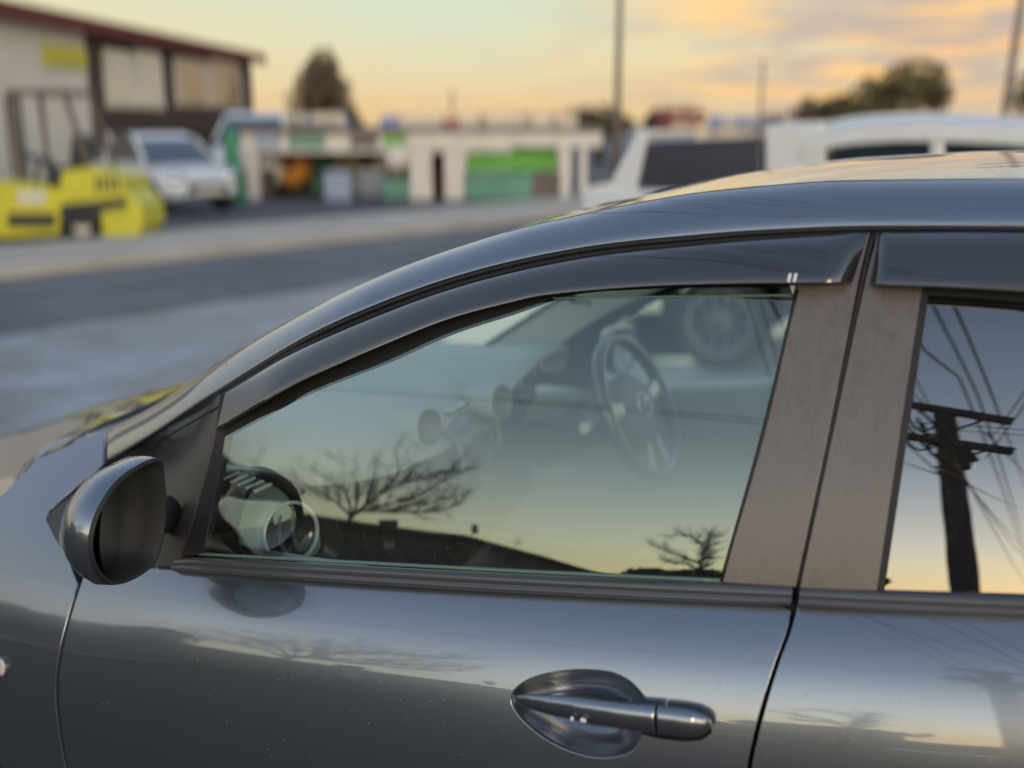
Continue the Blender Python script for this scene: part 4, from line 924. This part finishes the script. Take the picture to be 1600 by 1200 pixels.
# trees: trunk, limbs and a crown of leaf clumps
def tree(name, label, px, pbase_t, blobs, m, nleaf, leaf, group='trees beyond the yard', trunk=.25):
    c = gpt(px, pbase_t); root = thing(name, label, 'tree', c, 0, group)
    ppmv = FPX/pbase_t; cs = [(AT(x, y, pbase_t), r/ppmv, ry/ppmv) for x, y, r, ry in blobs]
    b = MB(); topc = cs[0][0]
    b.tube([c, c.lerp(Vector((topc.x, topc.y, topc.z*.6)), .6)+Vector((.1,.1,0)), topc], [trunk, trunk*.75, trunk*.2], 9)
    for p, r, ry in cs[1:]: b.tube([c+Vector((0,0,p.z*.35)), c.lerp(p, .6)+Vector((0,0,.25)), p], [trunk*.5, trunk*.3, trunk*.1], 7)
    b.build('trunk', M_['bark'], root)
    b = MB(); tot = sum(r*ry for _, r, ry in cs)
    for p, r, ry in cs:
        k = int(.62*nleaf*r*ry/tot); clumps = [Vector((random.gauss(0,.58), random.gauss(0,.58), random.gauss(0,.58))) for _ in range(max(12, k//28))]
        for _ in range(k):
            cl = random.choice(clumps); v = cl+Vector((random.gauss(0,.2), random.gauss(0,.2), random.gauss(0,.17)))
            if v.length > 1.25: v *= 1.25/v.length
            q = p+Vector((v.x*r, v.y*r, v.z*ry)); a = Vector((random.gauss(0,1), random.gauss(0,1), random.gauss(0,.6))).normalized()*leaf*random.uniform(.6,1.4); e = a.cross(Vector((random.gauss(0,1), random.gauss(0,1), random.gauss(0,1)))).normalized()*leaf*.6
            b.add([q-a*.5, q+e*.5, q+a*.5, q-e*.5], [(0,1,2,3)])
    b.build('crown', M_[m], root, fix=False)
    return root
tree('conifer', 'tall dark conifer standing above the blue roofed shed', 500, 46, [(495,106,27,28),(505,135,36,28),(500,168,44,34),(525,190,32,24),(472,190,28,22)], 'leafb', 10000, .22, trunk=.3)
tree('tree', 'broad dark tree with a high right shoulder above the pickup cab', 1400, 50, [(1430,128,42,26),(1385,152,46,28),(1450,150,30,24),(1345,168,36,22)], 'leaf', 9000, .24)
tree('tree', 'low rounded tree left of the broad one above the pickup', 1285, 52, [(1290,172,36,20),(1262,180,24,12)], 'leafb', 4000, .24)
tree('tree', 'dark tree cut by the right edge of the view', 1625, 48, [(1625,150,34,32),(1660,130,40,36)], 'leaf', 4500, .24)
tree('tree', 'brownish shrubby tree at the end of the shop row', 935, 46, [(930,188,40,18),(955,196,30,14)], 'leafb', 4000, .22)
tree('tree', 'small brown tree beside the far brown roof', 1052, 58, [(1058,186,38,16)], 'leafb', 3000, .22)
# power poles beyond the yard
def pole(label, px, t, topy, r, arm=0, lean=0, grp='power poles beyond the yard'):
    c = gpt(px, t); root = thing('power_pole', label, 'pole', c, 0, grp); tz = AT(px, topy, t).z
    b = MB(); b.tube([c, c+RT*lean*.5+Vector((0,0,tz*.5)), c+RT*lean+Vector((0,0,tz))], [r, r*.9, r*.75], 12); b.build('shaft', M_['polewood'], root)
    if arm:
        for z in (tz-.4, tz-1.3):
            p = c+RT*lean+Vector((0,0,z)); b = MB(); b.bar(p-RT*arm-FW*.1, p+RT*arm-FW*.1, .1, .12); b.build('crossarm', M_['wood'], root)
    return root
pole('tall power pole above the roofs left of the pickup', 962, 26, -150, .085, 1.1)
pole('tall power pole over the pickup cab at the right', 1552, 27, -170, .10, 1.1, .35)
pole('thin far pole above the pickup', 1182, 60, 96, .09)
pole('thin far pole beside the distant red roofs', 708, 52, 140, .07)
# ================================================================== BEHIND THE CAMERA, SEEN IN THE PANES AND PAINT
pb = RD(1507, 918, 6.8, 'v'); ptop = RD(1474, 640, 6.8, 'v'); dirp = (ptop-pb)
g0 = pb - dirp*(pb.z/dirp.z)
up_ = thing('power_pole', 'leaning timber power pole with two crossarms mirrored in the rear door glass', 'pole', (g0.x, g0.y, 0))
b = MB(); rows = []
for i in range(40):
    f = i/39; c = g0.lerp(ptop, f); r = .168-.045*f
    rows.append([c+Vector((math.cos(a), math.sin(a), 0))*r*(1+.07*noise.noise(Vector((math.cos(a)*2.5, math.sin(a)*2.5, f*7)))+.03*random.uniform(-1,1)) for a in (2*math.pi*k/14 for k in range(14))])
b.grid(rows, True); b.f.append(tuple(range(len(b.v)-14, len(b.v)))); b.sm.append(False); b.build('shaft', M_['wood'], up_)
def crossarm(pl, pr, d=6.72):
    a, c = RD(*pl, d, 'v'), RD(*pr, d, 'v'); b = MB(); b.bar(a, c, .10, .13); return b.build('crossarm', M_['wood'], up_), a, c
_, a1, c1 = crossarm((1412,631), (1582,659)); _, a2, c2 = crossarm((1412,681), (1584,706))
def insul(p, par=up_):
    b = MB(); b.lathe(p+Vector((0,0,.05)), (0,0,1), [(0,.02),(.04,.05),(.08,.03),(.11,.055),(.16,.04),(.18,.001)], 12); return b.build('insulator', M_['gloss'], par)
for a, c in ((a1, c1), (a2, c2)):
    for f in (.04, .2, .72, .86, .97): insul(a.lerp(c, f))
mid1, mid2 = a1.lerp(c1, .42), a2.lerp(c2, .42)
for e in (.12, .80):
    b = MB(); b.bar(a1.lerp(c1, e), mid1-Vector((0,0,.55)), .035); b.build('brace', M_['blackm'], up_)
    b = MB(); b.bar(a2.lerp(c2, e), mid2-Vector((0,0,.5)), .035); b.build('brace', M_['blackm'], up_)
b = MB()
for _ in range(9):
    s = RD(random.uniform(1410,1450), random.uniform(640,690), 6.7, 'v'); q = RD(random.uniform(1455,1480), random.uniform(660,710), 6.75, 'v')
    b.tube(poly([s, s.lerp(q, .5)-Vector((0,0,random.uniform(.05,.3))), q], 8), .02, 5)
b.build('jumper_wires', M_['wire'], up_)
b = MB(); b.bar(RD(1500,700,6.6,'v'), RD(1518,722,6.6,'v'), .1, .16); b.build('fuse_box', M_['blackm'], up_)
p = RD(1508,728,6.6,'v'); b = MB(); b.lathe(p, (0,1,0), [(-.05,.06),(-.02,.09),(.02,.07),(.05,.02),(.06,.001)], 14); b.build('lamp', M_['gloss'], up_)
def wire(lab, pts, r=.014, sag=0.0, ext=(0,0)):
    pts = [Vector(p) for p in pts]; a = pts[0]+(pts[0]-pts[1]).normalized()*ext[0]; c = pts[-1]+(pts[-1]-pts[-2]).normalized()*ext[1]
    q = [a]+pts+[c]; b = MB(); b.tube([v-Vector((0,0,sag*math.sin(math.pi*i/23))) for i, v in enumerate(poly(q, 24))], r, 5); o = b.build('power_line', M_['wire']); return tag(o, lab, 'wire', 'overhead wires behind the camera')
hw = lambda x, y, z, s='v': RZ(x, y, z, s)
zt1, zt2 = c1.z, c2.z
wire('upper overhead wire mirrored high across the rear glass', [hw(1456,474,zt1+.7), c1.lerp(a1,.28)+Vector((0,0,.2)), RD(1600,850,40,'v')], ext=(14,30))
wire('steep overhead wire right of the pole in the rear glass', [hw(1489,474,zt1+.6), c1.lerp(a1,.14)+Vector((0,0,.2)), RD(1602,762,34,'v')], ext=(14,30))
wire('overhead wire from the outer end of the upper crossarm', [hw(1440,542,zt1), a1.lerp(c1,.62)+Vector((0,0,.2)), RD(1603,880,40,'v')], ext=(12,20))
wire('overhead wire from the lower crossarm sloping right', [c2.lerp(a2,.2)+Vector((0,0,.2)), RD(1602,740,24,'v')], ext=(0,20))
for i, (x, y) in enumerate(((1602,905),(1602,868),(1602,852),(1602,792))):
    wire(('lowest','second lowest','third lowest','topmost')[i]+' service wire leaving the pole to the right', [RD(1506,735+i*4,6.7,'v'), RD(x, y, 30+4*i,'v')], .010, .25, (0,10))
for i, (p0, p1) in enumerate((((1412,690),(1470,742)),((1410,722),(1468,742)),((1421,610),(1452,640)))):
    wire(('upper','middle','topmost')[i]+' service wire leaving the pole to the left', [RD(*p0, 12,'v'), RD(*p1, 6.7,'v')], .012, 0, (16,0))
pl1, pl2 = AT(962,-130,26), AT(1552,-150,27)
for i, (s, d, dx) in enumerate(((a1.lerp(c1,.04), pl1, -1.0), (a1.lerp(c1,.2), pl1, -.5), (a1.lerp(c1,.97), pl2, .0), (a2.lerp(c2,.86), pl2, .6))):
    wire(('first','second','third','fourth','fifth','sixth','seventh','eighth')[i]+' overhead wire passing above the hatchback to the yard poles, counted along the crossarms', [s+Vector((0,0,.2)), s.lerp(d, .5)-Vector((0,0,.25)), d+RT*dx], .009)
for i, dy in enumerate((0, 7)):
    wire(('upper','lower')[i]+' of the twin wires crossing the front door glass', [RZ(520,607+dy*.4,6.4,'w'), RZ(850,628+dy*.6,6.4,'w'), RZ(1182,654+dy,6.4,'w')], .011, 0, (25,3))
# bare winter trees
def bare(label, limbs, dist, r0, seed, twig=3, base=None, L0=.55):
    rnd = random.Random(seed); L3 = [[RD(x, y, dist+rnd.uniform(-.6,.6)*(i > 0)*min(1, j), 'w') for j, (x, y) in enumerate(l)] for i, l in enumerate(limbs)]
    c = L3[0][0]; root = thing('bare_tree', label, 'tree', (c.x, c.y, 0), 0, 'bare winter trees behind the camera')
    b = MB(); b.tube([Vector((c.x, c.y, 0)), Vector((c.x+.05, c.y, c.z*.5)), c], [r0*1.5, r0*1.2, r0], 10); b.build('trunk', M_['bark'], root)
    b = MB()
    def grow(p, d, l, r, lv):
        n_ = 4; path = [p]; q = p; dd = d
        for _ in range(n_):
            dd = (dd+Vector((rnd.gauss(0,.16), rnd.gauss(0,.16), rnd.gauss(.03,.13)))).normalized(); q = q+dd*l/n_; path.append(q)
        b.tube(path, [r*(1-.7*i/n_) for i in range(n_+1)], 4 if r < .02 else 6, cap=False)
        if lv <= 0: return
        for i in range(1, n_+1):
            for _ in range(2 if lv > 1 else 1):
                if rnd.random() < .8:
                    e = (path[i]-path[i-1]).normalized(); k = Vector((rnd.gauss(0,1), rnd.gauss(0,1), rnd.gauss(.15,.8))); k = (k-e*k.dot(e)).normalized()
                    grow(path[i], (e*.78+k*.6).normalized(), l*rnd.uniform(.4,.62), r*.5*(1-.1*i), lv-1)
    for li, pth in enumerate(L3):
        f = poly(pth, 3*len(pth)); rr_ = [r0*(.62 if li else .9)*(1-.85*i/(len(f)-1)) for i in range(len(f))]
        b.tube(f, rr_, 7, cap=False)
        for i in range(2, len(f)):
            for _ in range(2):
                e = (f[i]-f[i-1]).normalized(); k = Vector((rnd.gauss(0,1), rnd.gauss(0,.7), rnd.gauss(.35,.7))); k = (k-e*k.dot(e)).normalized()
                grow(f[i], (e*.8+k*.6).normalized(), L0*rnd.uniform(.5,1.2)*(1-.3*i/len(f)), max(.014, rr_[i]*.55), twig-1)
    b.build('branches', M_['bark'], root, fix=False)
    return root
bare('wide bare tree rising behind the long roof, mirrored in the front glass',
     [[(548,808),(590,775),(622,740),(618,700)], [(560,800),(600,790),(660,770),(700,745),(716,722)], [(552,806),(560,770),(548,735),(520,712)], [(570,798),(630,800),(690,798),(722,785)], [(550,806),(540,770),(505,745),(470,728)],
      [(600,766),(650,748),(700,738),(734,736)], [(575,785),(585,740),(588,712)], [(620,795),(680,782),(726,775)], [(548,806),(520,780),(490,762),(452,742)]], 22, .13, 5, 4, L0=1.25)
bare('small curved bare tree at the low right corner of the front glass',
     [[(1086,905),(1096,880),(1100,858),(1080,838),(1050,836)], [(1094,880),(1060,868),(1020,852)], [(1098,862),(1108,848),(1112,838)], [(1090,890),(1070,880),(1040,878)], [(1094,876),(1108,868),(1114,862)]], 15, .09, 9, 3, L0=.6)
bare('sparse bare tree half hidden by the dashboard hood in the front glass', [[(350,840),(362,770),(352,730)], [(356,800),(390,760),(402,716)], [(352,800),(340,760),(336,736)]], 18, .08, 3, 3, L0=.8)
# long shed whose roof edge runs along the bottom of the front glass
ra, rb = RD(540, 802, 20, 'w'), RD(740, 830, 25, 'w'); rc = RD(988, 903, 44, 'w')
pts = [RD(150, 735, 15, 'w'), RD(330, 768, 16.5, 'w'), RD(450, 786, 18, 'w'), ra, rb, RD(860, 864, 33, 'w'), rc]
sh = thing('long_shed', 'long dark shed with a falling roof line mirrored in the front glass', 'building', (rb.x, rb.y, 0))
away = Vector((-.55, -.83, 0))
b = MB(); b.grid([[p+away*9-Vector((0,0,.9)) for p in pts], [p+away*3 for p in pts], [p-away*.4-Vector((0,0,.55)) for p in pts], [p-away*.4-Vector((0,0,.75)) for p in pts], [p+away*9-Vector((0,0,1.1)) for p in pts]], smooth=False); rf_ = b.build('roof', M_['slate'], sh)
b = MB(); b.grid([[Vector((p.x,p.y,0)) for p in pts], [p-Vector((0,0,.65)) for p in pts], [p+away*8.8-Vector((0,0,1.1)) for p in pts], [Vector(((p+away*8.8).x, (p+away*8.8).y, 0)) for p in pts]], smooth=False); b.build('wall', M_['sooty'], sh)
for x0, y0, x1, y1, m in ((592,812,622,824,'roofg'),(600,846,616,858,'paneA'),(790,868,812,880,'roofg'),(700,858,712,880,'brown')):
    q = [RD(x, y, 19.2 if x < 640 else 26, 'w') for x, y in ((x0,y0),(x1,y0),(x1,y1),(x0,y1))]; MB().prism(q, away*.05).build('window', M_[m], sh)
b = MB(); ch = RD(742, 834, 26, 'w'); b.bar(ch, RD(742, 820, 26, 'w'), .28); b.build('chimney', M_['cream'], sh)
for x in (806, 812):
    b = MB(); b.bar(RD(x, 852, 30,'w'), RD(x, 840, 30,'w'), .05); b.build('vent_pipe', M_['blackm'], sh)
# dark hedges and low houses along that side
def mass(name, label, cat, lo, hi, d, m, leaves, grp=None):
    A_, B_ = lo, hi; root = thing(name, label, cat, (A_.lerp(B_, .5).x, A_.lerp(B_, .5).y, 0), 0, grp); b = MB()
    for _ in range(leaves):
        f = random.random(); h = A_.z+(B_.z-A_.z)*f; h *= 1+.15*noise.noise(Vector((f*9, d, 0))); q = A_.lerp(B_, f)+Vector((random.gauss(0,.5), random.gauss(0,.5), 0)); q.z = h*math.sqrt(random.random())
        a = Vector((random.gauss(0,1), random.gauss(0,1), random.gauss(0,1))).normalized()*.28; e = a.cross(Vector((random.gauss(0,1), random.gauss(0,1), random.gauss(0,1)))).normalized()*.2
        b.add([q-a, q+e, q+a, q-e], [(0,1,2,3)])
    b.build('leaves', M_[m], root, fix=False); b = MB(); b.tube([Vector((A_.lerp(B_,.5).x, A_.lerp(B_,.5).y, 0)), A_.lerp(B_,.5)*1], .15, 8); b.build('trunk', M_['bark'], root)
mass('hedge', 'low round shrub at the end of the shed roof in the front glass', 'shrub', RD(996,893,40,'w'), RD(1034,890,40,'w'), 1, 'leafb', 1500)
mass('hedge', 'dark hedge below the small curved bare tree in the front glass', 'hedge', RD(1040,900,24,'w'), RD(1110,893,24,'w'), 2, 'leaf', 2500)
def azp(az, d, h): return Vector((math.sin(rad(az))*d, 1.3-math.cos(rad(az))*d, h))
mass('hedge', 'tall dark hedge far off to the front of the car on the near side', 'hedge', azp(-75,26,4.2), azp(-54,24,4.4), 3, 'leaf', 5000)
for i, (a0, a1, d, h) in enumerate(((-14,-4,60,3.0),(-3,9,70,3.0),(10,24,55,3.6),(25,45,40,4.0))):
    p0, p1 = azp(a0, d, 0), azp(a1, d, 0); b = MB(); nrm = (p0+p1).normalized()*7
    root = thing('low_house', ('first','second','third','fourth')[i]+' low house in the dark row behind the camera', 'building', p0.lerp(p1, .5), 0, 'houses behind the camera')
    MB().prism([p0, p1, p1+nrm, p0+nrm], (0,0,h*.68)).build('wall', M_['sooty'], root)
    b.grid([[q+o+Vector((0,0,z)) for q in (p0, p1)] for o, z in ((-nrm*.05,h*.66),(nrm*.5,h),(nrm*1.05,h*.66))], smooth=False); b.build('roof', M_['slate'], root)
